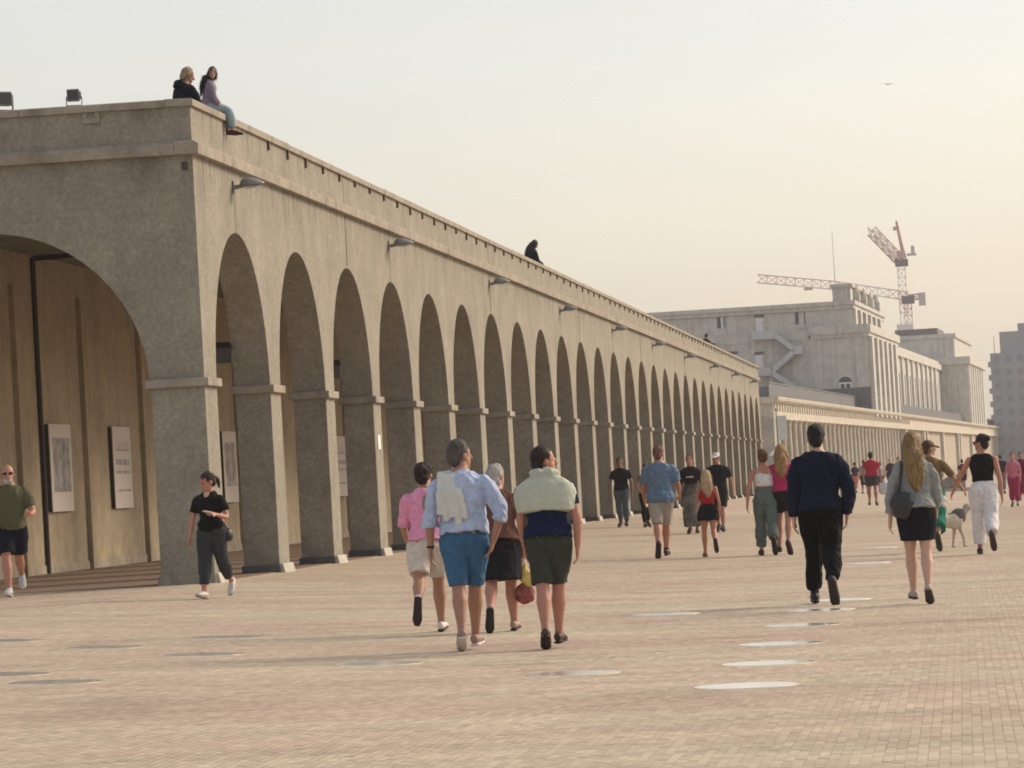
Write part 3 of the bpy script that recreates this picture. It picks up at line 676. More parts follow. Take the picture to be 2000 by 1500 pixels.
for i, (z0, z1) in enumerate(((-1, 12), (12, 17), (17, 18.6), (18.6, 20.2))):
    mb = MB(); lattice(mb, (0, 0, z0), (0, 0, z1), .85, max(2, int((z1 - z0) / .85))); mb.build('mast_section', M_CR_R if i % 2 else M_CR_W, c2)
segs = [(0, 20.9), (-2.2, 21.35), (-6.0, 22.15), (-9, 22.75), (-13, 23.35), (-17.4, 24.0)]
for i in range(5):
    (xa, za), (xb, zb2) = segs[i], segs[i + 1]
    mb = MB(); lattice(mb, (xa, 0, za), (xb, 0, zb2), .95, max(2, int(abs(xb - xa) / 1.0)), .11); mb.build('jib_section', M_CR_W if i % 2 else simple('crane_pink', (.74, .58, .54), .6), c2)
mb = MB(); mb.box(-5.6, -4.6, -.5, .5, 21.1, 21.6); mb.build('jib_trolley', M_CR_R, c2)
mb = MB(); mb.box(-12.0, -11.0, -.5, .5, 22.3, 22.6); mb.build('jib_trolley', M_CR_R, c2)
mb = MB(); mb.box(-.7, .8, -.7, .7, 20.0, 20.9); mb.build('slewing_ring', simple('crane_dark', (.14, .12, .13), .6), c2)
mb = MB(); lattice(mb, (0, 0, 20.7), (1.9, 0, 20.8), .6, 3, .14); mb.box(1.3, 2.1, -.5, .5, 19.7, 21.2); mb.build('counterweight', simple('crane_grey', (.52, .45, .45), .6), c2)
c2.scale = (1.667,) * 3
# thin mast behind the roof
mb = MB(); mb.cyl((0, 0, 0), (-.05, 0, 13.5), .07, .025, 6); mb.cyl((0, 0, 0), (0, 0, 2), .11, .09, 6)
an = mb.build('antenna_mast', simple('pale_mast', (.40, .40, .40), .6)); an.location = (CAM.x + 1.5 * (-1.0 - CAM.x), CAM.y + 1.5 * (362.6 - CAM.y), hz(17.0)); an.scale = (1.3, 1.3, .95)
tag(an, 'thin tall antenna mast standing behind the hotel roof', 'antenna')

# yellow kiosk sign, stone planter, parasol near the colonnade
sg = empty('kiosk_sign', (13.42, 92, gz(12.5)), 'yellow box sign on a post at the right edge', 'sign')
mb = MB(); mb.box(-.28, .75, -.12, .12, 1.78, 2.3); mb.build('sign_box', simple('yellow_sign', (.55, .38, .10), .6), sg, .02)
mb = MB(); mb.cyl((.2, 0, -.1), (.2, 0, 1.79), .05); mb.build('post', M_METAL, sg)
pl = empty('stone_planter', (10.25, 150, gz(10.2)), 'low grey stone planter with a pale kerb, beyond the dog', 'planter', .1)
mb = MB(); mb.prism([(-1.3, .25), (1.3, .25), (1.05, .9), (.5, 1.35), (-.4, 1.2), (-1.0, .95)], 'y', -.8, .8); mb.build('stone_block', simple('grey_stone', (.22, .205, .185), .9, .3, 2, .5, 8), pl, .06)
mb = MB(); mb.box(-1.6, 1.6, -1.1, 1.1, -.1, .25); mb.build('kerb', M_FOOT, pl, .02)
pl.scale = (.5, .5, .62)
ps = empty('parasol', (-.45, 196, gz(.8)), 'white parasol leaning out beside the colonnade corner', 'parasol')
mb = MB(); vs = [(0, 0, 3.5)] + [(1.25 * math.cos(i * math.pi / 4), 1.25 * math.sin(i * math.pi / 4), 2.75) for i in range(8)]
mb.add(vs, [(0, 1 + i, 1 + (i + 1) % 8) for i in range(8)]); mb.add([(v[0] * .97, v[1] * .97, v[2] - .05) for v in vs], [(0, 1 + (i + 1) % 8, 1 + i) for i in range(8)])
mb.build('canopy', M_WHITEP, ps); mb = MB(); mb.cyl((0, 0, 0), (0, 0, 3.5), .03); mb.build('pole', M_METAL, ps)
ps.scale = (.5, .5, .82)
bn = empty('banner', (-1.05, 215, 0), 'pale blank banner hanging beside the first columns of the colonnade', 'banner')
mb = MB(); mb.box(-.2, .42, 0, .04, 3.3, 4.9); mb.build('cloth', simple('pale_banner', (.52, .55, .53), .8), bn); mb = MB(); mb.cyl((-.25, .02, -.1), (-.25, .02, 5.4), .04); mb.build('pole', M_METAL, bn)

# ------------------------------------------------------------------ people: one continuous body each, clothes and hair as its parts
def V3(*a): return Vector(a) if a else Vector((0, 0, 0))
class Blob:
    """closed rounded tubes and ellipsoids, later fused into one skin"""
    def __init__(s): s.v = []; s.f = []
    def tube(s, pts, rad, hint=(1, 0, 0), seg=12, cap=(1, 1)):
        pts = [Vector(p) for p in pts]; rad = [(r, r) if not isinstance(r, tuple) else r for r in rad]
        hint = Vector(hint); rings = []
        n = len(pts)
        tan = []
        for i in range(n):
            t = (pts[min(i + 1, n - 1)] - pts[max(i - 1, 0)]);
            tan.append(t.normalized() if t.length > 1e-6 else V3(0, 0, 1))
        seq = []
        def capseq(i, sgn):
            e = min(rad[i]) * .85; out = []
            for a in (65, 35):
                c, q = math.cos(R(a)), math.sin(R(a)); out.append((pts[i] + tan[i] * sgn * e * q, (rad[i][0] * c, rad[i][1] * c), tan[i]))
            return out
        if cap[0]: seq += capseq(0, -1)
        seq += [(pts[i], rad[i], tan[i]) for i in range(n)]
        if cap[1]: seq += capseq(n - 1, 1)[::-1]
        o = len(s.v)
        for p, (a, b), t in seq:
            u = hint - t * hint.dot(t)
            if u.length < 1e-4: u = t.orthogonal()
            u.normalize(); w = t.cross(u)
            for k in range(seg):
                q = 2 * math.pi * k / seg; s.v.append(tuple(p + u * (a * math.cos(q)) + w * (b * math.sin(q))))
        m = len(seq)
        for i in range(m - 1):
            for k in range(seg):
                s.f.append((o + i * seg + k, o + i * seg + (k + 1) % seg, o + (i + 1) * seg + (k + 1) % seg, o + (i + 1) * seg + k))
        s.f.append(tuple(o + k for k in range(seg - 1, -1, -1))); s.f.append(tuple(o + (m - 1) * seg + k for k in range(seg)))
    def ell(s, c, r, M=None, seg=14, rings=9):
        c = Vector(c); o = len(s.v); M = M or Matrix.Identity(3)
        for i in range(1, rings):
            th = math.pi * i / rings
            for k in range(seg):
                q = 2 * math.pi * k / seg
                s.v.append(tuple(c + M @ V3(r[0] * math.sin(th) * math.cos(q), r[1] * math.sin(th) * math.sin(q), r[2] * math.cos(th))))
        t = len(s.v); s.v.append(tuple(c + M @ V3(0, 0, r[2]))); s.v.append(tuple(c + M @ V3(0, 0, -r[2])))
        for i in range(rings - 2):
            for k in range(seg): s.f.append((o + i * seg + k, o + (i + 1) * seg + k, o + (i + 1) * seg + (k + 1) % seg, o + i * seg + (k + 1) % seg))
        for k in range(seg):
            s.f.append((t, o + k, o + (k + 1) % seg)); s.f.append((t + 1, o + (rings - 2) * seg + (k + 1) % seg, o + (rings - 2) * seg + k))
PENDING = []
def skin_blob(b, name, mat, parent, vox, sm=3, fold=None, label=None):
    me = bpy.data.meshes.new(name); me.from_pydata(b.v, [], b.f); me.update()
    o = bpy.data.objects.new(name, me); COL.objects.link(o)
    m = o.modifiers.new('fuse', 'REMESH'); m.mode = 'VOXEL'; m.voxel_size = vox; m.use_smooth_shade = True
    if sm: q = o.modifiers.new('relax', 'SMOOTH'); q.factor = .5; q.iterations = sm
    o.parent = parent
    if label: o['label'] = label
    PENDING.append((o, mat, fold)); return o
def flush_blobs():
    dg = bpy.context.evaluated_depsgraph_get(); dg.update()
    new = [bpy.data.meshes.new_from_object(o.evaluated_get(dg), depsgraph=dg) for o, _, _ in PENDING]
    for (o, mat, fold), me in zip(PENDING, new):
        o.modifiers.clear(); old = o.data; o.data = me; bpy.data.meshes.remove(old)
        me.name = o.name; me.materials.clear(); me.materials.append(mat)
        if fold:
            amp, fx, fz, seed = fold; amp *= 1.35; sv = Vector((seed * 7.3, seed * 3.1, seed * 1.7))
            n = len(me.vertices); co = np.empty(n * 3); me.vertices.foreach_get('co', co); co = co.reshape(-1, 3)
            no = np.empty(n * 3, dtype=np.float32); me.vertex_normals.foreach_get('vector', no); no = no.reshape(-1, 3)
            d = np.array([noise.noise(Vector((c[0] * fx + c[2] * fx * .45, c[1] * fx, c[2] * fz - c[0] * fz * .6)) + sv) + .9 * (.32 - abs(noise.noise(Vector((c[0] * fx * 1.7, c[1] * fx * 1.7, c[2] * fz * 1.9 + c[0] * fz * 1.3)) + sv))) for c in co])
            co += no * (d * amp)[:, None]; me.vertices.foreach_set('co', co.reshape(-1))
        if o.name.startswith('hair') and len(me.vertices) > 900:
            vs = [v.co.copy() for v in me.vertices]; ns = [v.normal.copy() for v in me.vertices]
            V_, F_ = [tuple(v) for v in vs], [tuple(p.vertices) for p in me.polygons]
            ln = .022 if max(v.z for v in vs) - min(v.z for v in vs) < .30 else .06
            top_ = Vector((0, 0, max(v.z for v in vs)))
            for i in random.sample(range(len(vs)), min(len(vs), 1500)):
                p, nn = vs[i], ns[i]; d = Vector((0, -.25, -1)) - nn * nn.dot(Vector((0, -.25, -1)))
                if d.length < .15: d = Vector((random.uniform(-1, 1), random.uniform(-1, 1), 0))
                d = (d.normalized() + Vector((random.gauss(0, .30), random.gauss(0, .30), random.gauss(0, .15))) + nn * random.uniform(.05, .38)).normalized()
                w = d.cross(nn).normalized() * random.uniform(.0012, .0026); L = ln * random.uniform(.5, 1.3); k = len(V_)
                a_ = p - nn * .002; m_ = p + d * L * .5 + nn * .002; t_ = p + d * L - nn * .002
                V_ += [tuple(a_ - w), tuple(a_ + w), tuple(m_ + w * .8), tuple(m_ - w * .8), tuple(t_)]; F_ += [(k, k + 1, k + 2, k + 3), (k + 3, k + 2, k + 4)]
            m2 = bpy.data.meshes.new('hair'); m2.from_pydata(V_, [], F_); m2.materials.append(mat); o.data = m2; bpy.data.meshes.remove(me); me = m2
        me.polygons.foreach_set('use_smooth', np.ones(len(me.polygons), dtype=bool)); me.update()
    PENDING.clear()
def cloth(col, rough=.9):
    key = ('fabric', tuple(col))
    if key in MATS: return MATS[key]
    m, n, l, b = newmat('fabric'); tc = N(n, 'ShaderNodeTexCoord')
    def noi(sc, det, dist=0):
        t = N(n, 'ShaderNodeTexNoise'); t.inputs['Scale'].default_value = sc; t.inputs['Detail'].default_value = det; t.inputs['Distortion'].default_value = dist
        l.new(tc.outputs['Object'], t.inputs['Vector']); return t.outputs['Fac']
    r = N(n, 'ShaderNodeValToRGB'); r.color_ramp.elements[0].position = .3; r.color_ramp.elements[1].position = .7
    r.color_ramp.elements[0].color = rgb([c * .84 for c in col]); r.color_ramp.elements[1].color = rgb([min(1, c * 1.12) for c in col])
    l.new(noi(22, 6, .4), r.inputs['Fac']); l.new(r.outputs['Color'], b.inputs['Base Color'])
    b.inputs['Roughness'].default_value = rough; b.inputs['Specular IOR Level'].default_value = .1; b.inputs['Sheen Weight'].default_value = .02
    b1 = N(n, 'ShaderNodeBump'); b1.inputs['Strength'].default_value = .38; b1.inputs['Distance'].default_value = .035; l.new(noi(9, 3, 1.6), b1.inputs['Height'])
    b2 = N(n, 'ShaderNodeBump'); b2.inputs['Strength'].default_value = .35; b2.inputs['Distance'].default_value = .008; l.new(noi(45, 3, .6), b2.inputs['Height'])
    l.new(b1.outputs[0], b2.inputs['Normal']); l.new(b2.outputs[0], b.inputs['Normal'])
    MATS[key] = m
    return m
SKIN = {'tan': (.36, .19, .125), 'fair': (.52, .32, .235), 'red': (.42, .20, .14), 'dark': (.25, .135, .09)}
def skinmat(k): return simple('skin_' + k, SKIN[k], .55, .06, 12, spec=.35)
def hairmat(col): return simple('hair', col, .55, .55, 60, .9, 120, stretch=(1, 1, .10), spec=.35)

PROF = {'m': [(.465, .060, .052, 0), (.50, .096, .070, -.004), (.53, .096, .072, -.006), (.58, .086, .060, .0), (.63, .085, .058, .002), (.70, .095, .065, .004), (.76, .104, .066, .002), (.785, .104, .060, -.002), (.805, .092, .052, -.004), (.825, .066, .044, -.006), (.845, .044, .040, -.006), (.86, .037, .037, -.004)],
        'f': [(.465, .062, .052, 0), (.50, .099, .072, -.006), (.53, .097, .074, -.008), (.58, .078, .058, .0), (.63, .070, .052, .002), (.70, .080, .062, .006), (.745, .087, .068, .008), (.785, .090, .054, -.002), (.805, .078, .046, -.004), (.825, .055, .039, -.006), (.845, .037, .035, -.006), (.86, .031, .032, -.004)]}
def person(label, x, y, rz=0, H=1.75, sex='m', bulk=1.0, belly=0.0, lean=3, legs=((18, 1, 8, 5), (-12, 1, 26, -38)), arms=((-12, 9, 14, 6), (14, 9, 20, 6)),
           head=(0, 0), skin='tan', hair=None, top=None, bottom=None, shoes=None, vox=.008, fingers=True, z=None, seat=False, group=None, extra=None, face=False, hip=.05):
    zb_ = gz(x) + .004 if z is None else z
    P = empty('person', (x, y, zb_), label, 'person', R(rz), group)
    pf = [(a, b * bulk, c * bulk + (belly * max(0, 1 - abs(a - .60) / .10)) * .6, d + belly * max(0, 1 - abs(a - .60) / .10) * .5) for a, b, c, d in PROF[sex]]
    zs = np.array([p[0] for p in pf])
    def prof(zf, off=0):
        return tuple(float(np.interp(zf, zs, [p[i] for p in pf])) * H + (off if i < 3 else 0) for i in (1, 2, 3))
    # legs
    LT, LS = .245 * H, .238 * H
    hipz = .0
    J = {}
    lows = []
    for sd, (fl, ab, kn, fp) in zip((-1, 1), legs):
        h = V3(sd * hip * H, 0, 0)
        rot = Matrix.Rotation(R(-ab * sd), 3, 'Y')
        dth = rot @ V3(0, math.sin(R(fl)), -math.cos(R(fl))); dsh = rot @ V3(0, math.sin(R(fl - kn)), -math.cos(R(fl - kn)))
        k = h + dth * LT; an = k + dsh * LS
        f = V3(sd * .10, math.cos(R(fp)), math.sin(R(fp))).normalized(); up = V3(0, -math.sin(R(fp)), math.cos(R(fp)))
        J[sd] = dict(h=h, k=k, a=an, f=f, up=up)
        for q in (an - up * .040 * H - f * .035 * H, an - up * .042 * H + f * .105 * H): lows.append(q.z)
    zl = -min(lows) + .013 if not seat else .085 * H
    base = V3(0, 0, zl)
    for sd in J:
        for q in 'hka': J[sd][q] = J[sd][q] + base
    zp = zl - .53 * H + .012 * H                           # standing fraction .53 sits at the hips
    Rl = Matrix.Rotation(R(-lean), 3, 'X')
    def T(v):                                             # upright torso space -> leaned
        v = Vector(v) - V3(0, 0, .53 * H); return Rl @ v + V3(0, 0, zp + .53 * H)
    def TF(xf, yf, zf): return T((xf * H, yf * H, zf * H))
    # arms
    shw = .112 if sex == 'm' else .098; shw *= (.5 + .5 * bulk)
    for sd, (fw, ab, el, inn) in zip((-1, 1), arms):
        s0 = TF(sd * shw, -.004, .788)
        d1 = V3(sd * math.sin(R(ab)), math.sin(R(fw)) * math.cos(R(ab)), -math.cos(R(fw)) * math.cos(R(ab)))
        d2 = V3(-sd * math.sin(R(inn - ab * .4)), math.sin(R(fw + el)), -math.cos(R(fw + el))).normalized()
        e = s0 + d1 * .172 * H; w = e + d2 * .145 * H
        J[sd].update(s=s0, e=e, w=w, d1=d1, d2=d2)
    b = Blob()
    # torso + neck
    slv = (top or {}).get('sleeve', .5) if top else 0
    nk = (top or {}).get('neck', .843) if top else 0
    def sh(zf): return .93 if (slv > 0 and nk > .82 and .72 < zf < .83) else 1
    b.tube([T((0, p[3] * H, p[0] * H)) for p in pf], [(p[1] * H * sh(p[0]), p[2] * H * sh(p[0])) for p in pf], cap=(1, 0))
    b.tube([TF(0, -.006, .82), TF(0, .002, .855), TF(0, .008, .885)], [.038 * H * (.6 + .4 * bulk), .035 * H * (.6 + .4 * bulk), .035 * H], cap=(0, 0))
    # head
    Hc = TF(0, .012, .927); HM = Rl @ Matrix.Rotation(R(-head[0]), 3, 'Z') @ Matrix.Rotation(R(-head[1]), 3, 'X')
    HS = 1.08
    def HP(a, c, d): return Hc + HM @ V3(a * H * HS, c * H * HS, d * H * HS)
    b.ell(HP(0, -.004, .012), (.0455 * H, .057 * H, .057 * H), HM); b.ell(HP(0, .012, -.026), (.037 * H, .043 * H, .044 * H), HM); b.ell(HP(0, .034, -.050), (.022 * H, .020 * H, .018 * H), HM)
    b.tube([HP(0, .047, .010), HP(0, .061, -.012)], [.006 * H, .0095 * H], seg=8); b.ell(HP(0, .049, -.034), (.015 * H, .008 * H, .006 * H), HM)
    for sd in (-1, 1): b.ell(HP(sd * .043, -.006, -.008), (.007 * H, .013 * H, .019 * H), HM, 8, 6)
    def limb_r(t):                                        # leg radius along 0 hip - 1 knee - 2 ankle
        return float(np.interp(t, [0, .25, .7, 1, 1.3, 1.75, 2], [.058, .056, .039, .031, .036, .022, .020])) * H * (.45 + .55 * bulk) * (1.04 if sex == 'f' else 1)
    def leg_pt(sd, t):
        j = J[sd]; return j['h'].lerp(j['k'], t) if t <= 1 else j['k'].lerp(j['a'], t - 1)
    def arm_pt(sd, t):
        j = J[sd]; return j['s'].lerp(j['e'], t) if t <= 1 else j['e'].lerp(j['w'], t - 1)
    def arm_r(t): return float(np.interp(t, [0, .3, .9, 1, 1.25, 1.9, 2], [.031, .028, .0225, .022, .0225, .0155, .015])) * H * (.45 + .55 * bulk) * (1 if sex == 'm' else .9)
    for sd in (-1, 1):
        ts = [0, .25, .5, .75, .95, 1.08, 1.3, 1.55, 1.8, 2]
        b.tube([leg_pt(sd, t) for t in ts], [limb_r(t) for t in ts])
        j = J[sd]; a, f, up = j['a'], j['f'], j['up']
        b.tube([a - f * .028 * H - up * .020 * H, a + f * .03 * H - up * .018 * H, a + f * .075 * H - up * .027 * H, a + f * .105 * H - up * .032 * H], [(.021 * H, .020 * H), (.023 * H, .019 * H), (.026 * H, .012 * H), (.022 * H, .009 * H)])
        ts = [0, .2, .45, .7, .95, 1.1, 1.3, 1.6, 1.85, 2]
        b.tube([arm_pt(sd, t) + (V3(-sd * .02, 0, -.008) if t == 0 and slv > 0 else V3()) for t in ts], [arm_r(t) * (.80 if t < slv - .12 else 1) for t in ts])
        # hand: palm, four bent fingers of unequal length, thumb from the side of the palm
        w, d = j['w'], j['d2']; fwd = V3(0, 1, 0) - d * d.y; fwd.normalize(); inw = d.cross(fwd) * (1 if d.cross(fwd).x * -sd > 0 else -1)
        pe = w + d * .048 * H
        b.tube([w - d * .01, w + d * .02 * H, pe], [(.015 * H, .012 * H), (.021 * H, .012 * H), (.024 * H, .010 * H)], hint=fwd)
        if fingers:
            for q, ln in zip((1.5, .5, -.5, -1.5), (.040, .046, .042, .033)):
                p0 = pe + fwd * q * .0125 * H; df = (d + inw * .35 + fwd * q * .10).normalized(); p1 = p0 + df * ln * .55 * H; p2 = p1 + (d * .75 + inw * .75).normalized() * ln * .5 * H
                b.tube([p0 - d * .01 * H, p0, p1, p2], [.0060 * H, .0058 * H, .0052 * H, .0044 * H], seg=8)
            t0 = w + d * .015 * H + fwd * .016 * H; t1 = t0 + (d * .7 + fwd * .65 + inw * .2).normalized() * .026 * H
            b.tube([t0, t1, t1 + (d * .9 + fwd * .2 + inw * .3).normalized() * .022 * H], [.0075 * H, .0062 * H, .005 * H], seg=8)
        else:
            b.tube([pe - d * .01, pe + d * .02 * H + inw * .006 * H, pe + d * .036 * H + inw * .018 * H], [(.022 * H, .009 * H), (.020 * H, .009 * H), (.014 * H, .008 * H)], hint=fwd)
    skin_blob(b, 'body', skinmat(skin), P, vox, 2)
    if face:
        for sd in (-1, 1):
            m = MB(); o = link('eye', None, None, P) if False else None
            e = Blob(); e.ell(HP(sd * .0165, .0465, .006), (.0062 * H, .004 * H, .0042 * H), HM, 8, 6); me = bpy.data.meshes.new('eye'); me.from_pydata(e.v, [], e.f); smooth(link('eye', me, M_BLACK, P))
        e = Blob(); e.ell(HP(0, .0545, -.034), (.012 * H, .004 * H, .0028 * H), HM, 8, 6); me = bpy.data.meshes.new('mouth'); me.from_pydata(e.v, [], e.f); smooth(link('mouth', me, simple('lips', (.30, .11, .09), .5), P))
    seed = random.uniform(0, 50)
    cv = vox * 1.15
    # hair
    if hair:
        kind, hc = hair
        b = Blob()
        if kind != 'bald':
            b.ell(HP(0, -.013, .020), (.0505 * H, .0575 * H, .0575 * H), HM); b.ell(HP(0, -.034, -.012), (.042 * H, .033 * H, .044 * H), HM)
        if kind == 'bob':
            b.ell(HP(0, -.016, .014), (.054 * H, .056 * H, .055 * H), HM); b.ell(HP(0, -.026, -.022), (.050 * H, .040 * H, .036 * H), HM)
        if kind == 'bun': b.ell(HP(0, -.060, .030), (.026 * H, .024 * H, .026 * H), HM)
        if kind == 'nape': b.ell(HP(0, -.040, -.036), (.035 * H, .024 * H, .034 * H), HM)
        if kind == 'tail':
            b.ell(HP(0, -.055, .02), (.018 * H, .018 * H, .018 * H), HM); b.tube([HP(0, -.06, .02), HP(0, -.085, -.02), HP(0, -.08, -.075)], [.014 * H, .017 * H, .008 * H])
        if kind.startswith('long'):
            zt = {'long': .70, 'longer': .655}[kind]
            b.tube([HP(0, -.030, .02), HP(0, -.045, -.03), TF(0, -.072, .86), TF(.004, -.088, .80), TF(.006, -.092, (.80 + zt) / 2), TF(.008, -.088, zt)],
                   [(.050 * H, .036 * H), (.055 * H, .032 * H), (.060 * H, .028 * H), (.062 * H, .022 * H), (.050 * H, .018 * H), (.020 * H, .010 * H)])
            for sd in (-1, 1): b.tube([HP(sd * .040, -.005, .01), HP(sd * .047, .0, -.04), TF(sd * .05, .012, .84), TF(sd * .055, .02, .79)], [.014 * H, .016 * H, .014 * H, .007 * H])
        if kind != 'bald' or True:
            if b.v: skin_blob(b, 'hair', hairmat(hc), P, vox * .9, 2, (.006 if kind in ('short', 'nape') else .009, 26, 7, seed))
    # top
    if top:
        t = dict(off=.012, hem=.545, sleeve=.5, soff=.010, neck=.843, flare=0.0, folds=.006); t.update(top)
        b = Blob(); zz_ = [z_ for z_ in np.linspace(t['hem'], t['neck'], 12)]
        rings, rr = [], []
        for i, z_ in enumerate(zz_):
            hw, hd, yo = prof(z_, t['off'] + t['flare'] * (1 - i / 11))
            if z_ < .60: hw = max(hw, prof(.56, t['off'])[0])
            if z_ < t['hem'] + .07 and t['hem'] < .58: hw, hd = hw + .010, hd + .012
            rings.append(T((0, yo, z_ * H))); rr.append((hw, hd))
        b.tube(rings, rr, cap=(0, 1 if t['neck'] < .83 else 0), seg=18)
        if t['sleeve'] > 0:
            for sd in (-1, 1):
                ts = np.linspace(0, t['sleeve'], 7)
                b.tube([arm_pt(sd, q) + (V3(-sd * .02, 0, .0) if q == 0 else V3()) for q in ts], [arm_r(q) * (.96 if q == 0 else 1) + t['soff'] * min(1, .60 + q * 1.3) + (.004 if q == ts[-1] else 0) for q in ts], cap=(1, 0))
                b.ell(arm_pt(sd, 0) + V3(-sd * .014, 0, -.010), (arm_r(0) + t['soff'] * .55,) * 3)
            if t['neck'] > .82: b.tube([TF(0, -.006, .80), TF(0, -.005, .825), TF(0, -.002, .846)], [(.088 * H, .056 * H), (.062 * H, .048 * H), (.042 * H + .005, .041 * H + .005)], cap=(0, 0))
        skin_blob(b, t.get('name', 'shirt'), t.get('mat') or cloth(t['col']), P, cv, 2, (t['folds'], 9, 7, seed), t.get('label'))
        if t.get('straps'):
            m = Blob()
            for sd in (-1, 1): m.tube([TF(sd * .055, -.062, t['neck'] - .005), TF(sd * .052, -.055, .80), TF(sd * .05, 0, .832), TF(sd * .05, .06, .79), TF(sd * .05, .068, t['neck'])], [.006] * 5, seg=6)
            me = bpy.data.meshes.new('strap'); me.from_pydata(m.v, [], m.f); link('strap', me, cloth(t['col']), P)
    # bottom
    if bottom:
        t = dict(kind='shorts', hem=.85, off=.014, hoff=.022, waist=min(.60, (top or {}).get('hem', .6) + .02), folds=.008); t.update(bottom)
        b = Blob(); zz_ = np.linspace(.475, t['waist'], 8); th = (top or {}).get('hem', 2); w_ = [prof(z_, t['off'] if z_ < th - .005 else .002) for z_ in zz_]
        b.tube([T((0, q[2], z_ * H)) for q, z_ in zip(w_, zz_)], [(q[0], q[1]) for q in w_], cap=(1, 0), seg=18)
        if t['kind'] in ('shorts', 'trousers'):
            for sd in (-1, 1):
                ts = np.linspace(0, t['hem'], 9 if t['hem'] > 1 else 6)
                kk = t.get('hemr')
                b.tube([leg_pt(sd, q) for q in ts], [max(limb_r(q) + t['off'] + (t['hoff'] - t['off']) * q / t['hem'], 0) if not kk else max(limb_r(q) + t['off'], kk + (limb_r(0) + t['off'] - kk) * (1 - q / t['hem'])) for q in ts], cap=(1, 0), seg=14)
        else:
            L = t['hem']; rings, rr = [], []
            for q in np.linspace(.0, L, 7):
                a_, c_ = leg_pt(-1, q), leg_pt(1, q); mid = (a_ + c_) / 2; r_ = limb_r(q) + t['off'] + (t['hoff'] - t['off']) * q / L
                rings.append(mid); rr.append((abs(a_.x - c_.x) / 2 * 1.1 + r_, abs(a_.y - c_.y) / 2 * 1.45 + r_))
            b.tube(rings, rr, cap=(1, 0), seg=18)
        skin_blob(b, t.get('name', t['kind']), t.get('mat') or cloth(t['col']), P, cv, 2, (t['folds'], 8, 4, seed + 9), t.get('label'))
        if t.get('belt'):
            q = prof(t['waist'], t['off'] + .006); m = Blob(); m.tube([T((0, q[2], (t['waist'] - .006) * H)), T((0, q[2], (t['waist'] + .014) * H))], [(q[0], q[1])] * 2, cap=(0, 0), seg=24)
            me = bpy.data.meshes.new('belt'); me.from_pydata(m.v, [], m.f); smooth(link('belt', me, cloth(t['belt']), P))
    # shoes
    if shoes:
        sc, so, hi = shoes
        for sd in (-1, 1):
            j = J[sd]; a, f, up = j['a'], j['f'], j['up']
            b = Blob(); b.tube([a - f * .038 * H - up * .012 * H, a - f * .02 * H - up * .013 * H, a + f * .03 * H - up * .013 * H, a + f * .075 * H - up * .024 * H, a + f * .112 * H - up * .029 * H],
                               [(.020 * H, .022 * H), (.026 * H, .025 * H), (.027 * H, .023 * H), (.030 * H, .015 * H), (.024 * H, .011 * H)])
            if hi: b.tube([a - up * .02 * H, a + (j['k'] - a).normalized() * hi * H], [.026 * H, .025 * H], cap=(0, 0))
            sh = skin_blob(b, 'shoe', simple('shoe', sc, .6, .1, 20), P, vox * .9, 2)
            m = Blob(); m.tube([a - f * .042 * H - up * .040 * H, a + f * .0 * H - up * .041 * H, a + f * .05 * H - up * .041 * H, a + f * .09 * H - up * .041 * H, a + f * .125 * H - up * .037 * H], [(.022 * H, .008 * H), (.024 * H, .008 * H), (.026 * H, .008 * H), (.029 * H, .008 * H), (.018 * H, .007 * H)], seg=10)
            me = bpy.data.meshes.new('sole'); me.from_pydata(m.v, [], m.f); smooth(link('sole', me, simple('sole', so, .8), sh))
    if extra: extra(dict(P=P, H=H, T=T, TF=TF, HP=HP, HM=HM, J=J, leg=leg_pt, arm=arm_pt, arm_r=arm_r, prof=prof, vox=vox, cv=cv, seed=seed))
    return P, dict(P=P, H=H, T=T, TF=TF, HP=HP, HM=HM, J=J, arm=arm_pt, arm_r=arm_r)
def world_pt(d, v): return d['P'].matrix_basis @ Vector(v)
def wristband(d, sd, col, t=1.9, name='wristwatch'):
    p = d['arm'](sd, t); q = d['arm'](sd, t + .07); m = Blob(); r = d['arm_r'](t) + .006; m.tube([p, q], [r, r], cap=(0, 0), seg=14)
    me = bpy.data.meshes.new(name); me.from_pydata(m.v, [], m.f); smooth(link(name, me, simple('band', col, .5), d['P']))
def top_blob(b, name, mat, d, vox, label, cat, fold=None, group=None):
    """a carried thing: stands at top level, at its own place"""
    c = Vector(np.mean(np.array(b.v), 0)); M = d['P'].matrix_basis
    b.v = [tuple(Vector(v) - c) for v in b.v]
    o = skin_blob(b, name, mat, None, vox, 2, fold); o.location = M @ c; o.rotation_euler = d['P'].rotation_euler
    return tag(o, label, cat, group)
def cap_hat(d, col, brim=True):
    HP, H = d['HP'], d['H']; b = Blob(); b.ell(HP(0, -.008, .030), (.050 * H, .059 * H, .045 * H), d['HM'])
    if brim: b.tube([HP(0, .04, .026), HP(0, .075, .020), HP(0, .092, .014)], [(.042 * H, .007 * H), (.038 * H, .006 * H), (.026 * H, .006 * H)], hint=d['HM'] @ V3(1, 0, 0))
    skin_blob(b, 'cap', cloth(col), d['P'], d['vox'] * .9, 2)
def shades(d):
    HP, H = d['HP'], d['H']; m = Blob()
    for sd in (-1, 1): m.ell(HP(sd * .019, .053, .006), (.016 * H, .006 * H, .012 * H), d['HM'], 10, 6); m.tube([HP(sd * .034, .048, .008), HP(sd * .046, -.004, .004)], [.003 * H] * 2, seg=6)
    me = bpy.data.meshes.new('sunglasses'); me.from_pydata(m.v, [], m.f); smooth(link('sunglasses', me, simple('lens', (.015, .012, .012), .12), d['P']))

BLACK = (.007, .007, .008); NAVY = (.012, .016, .035)
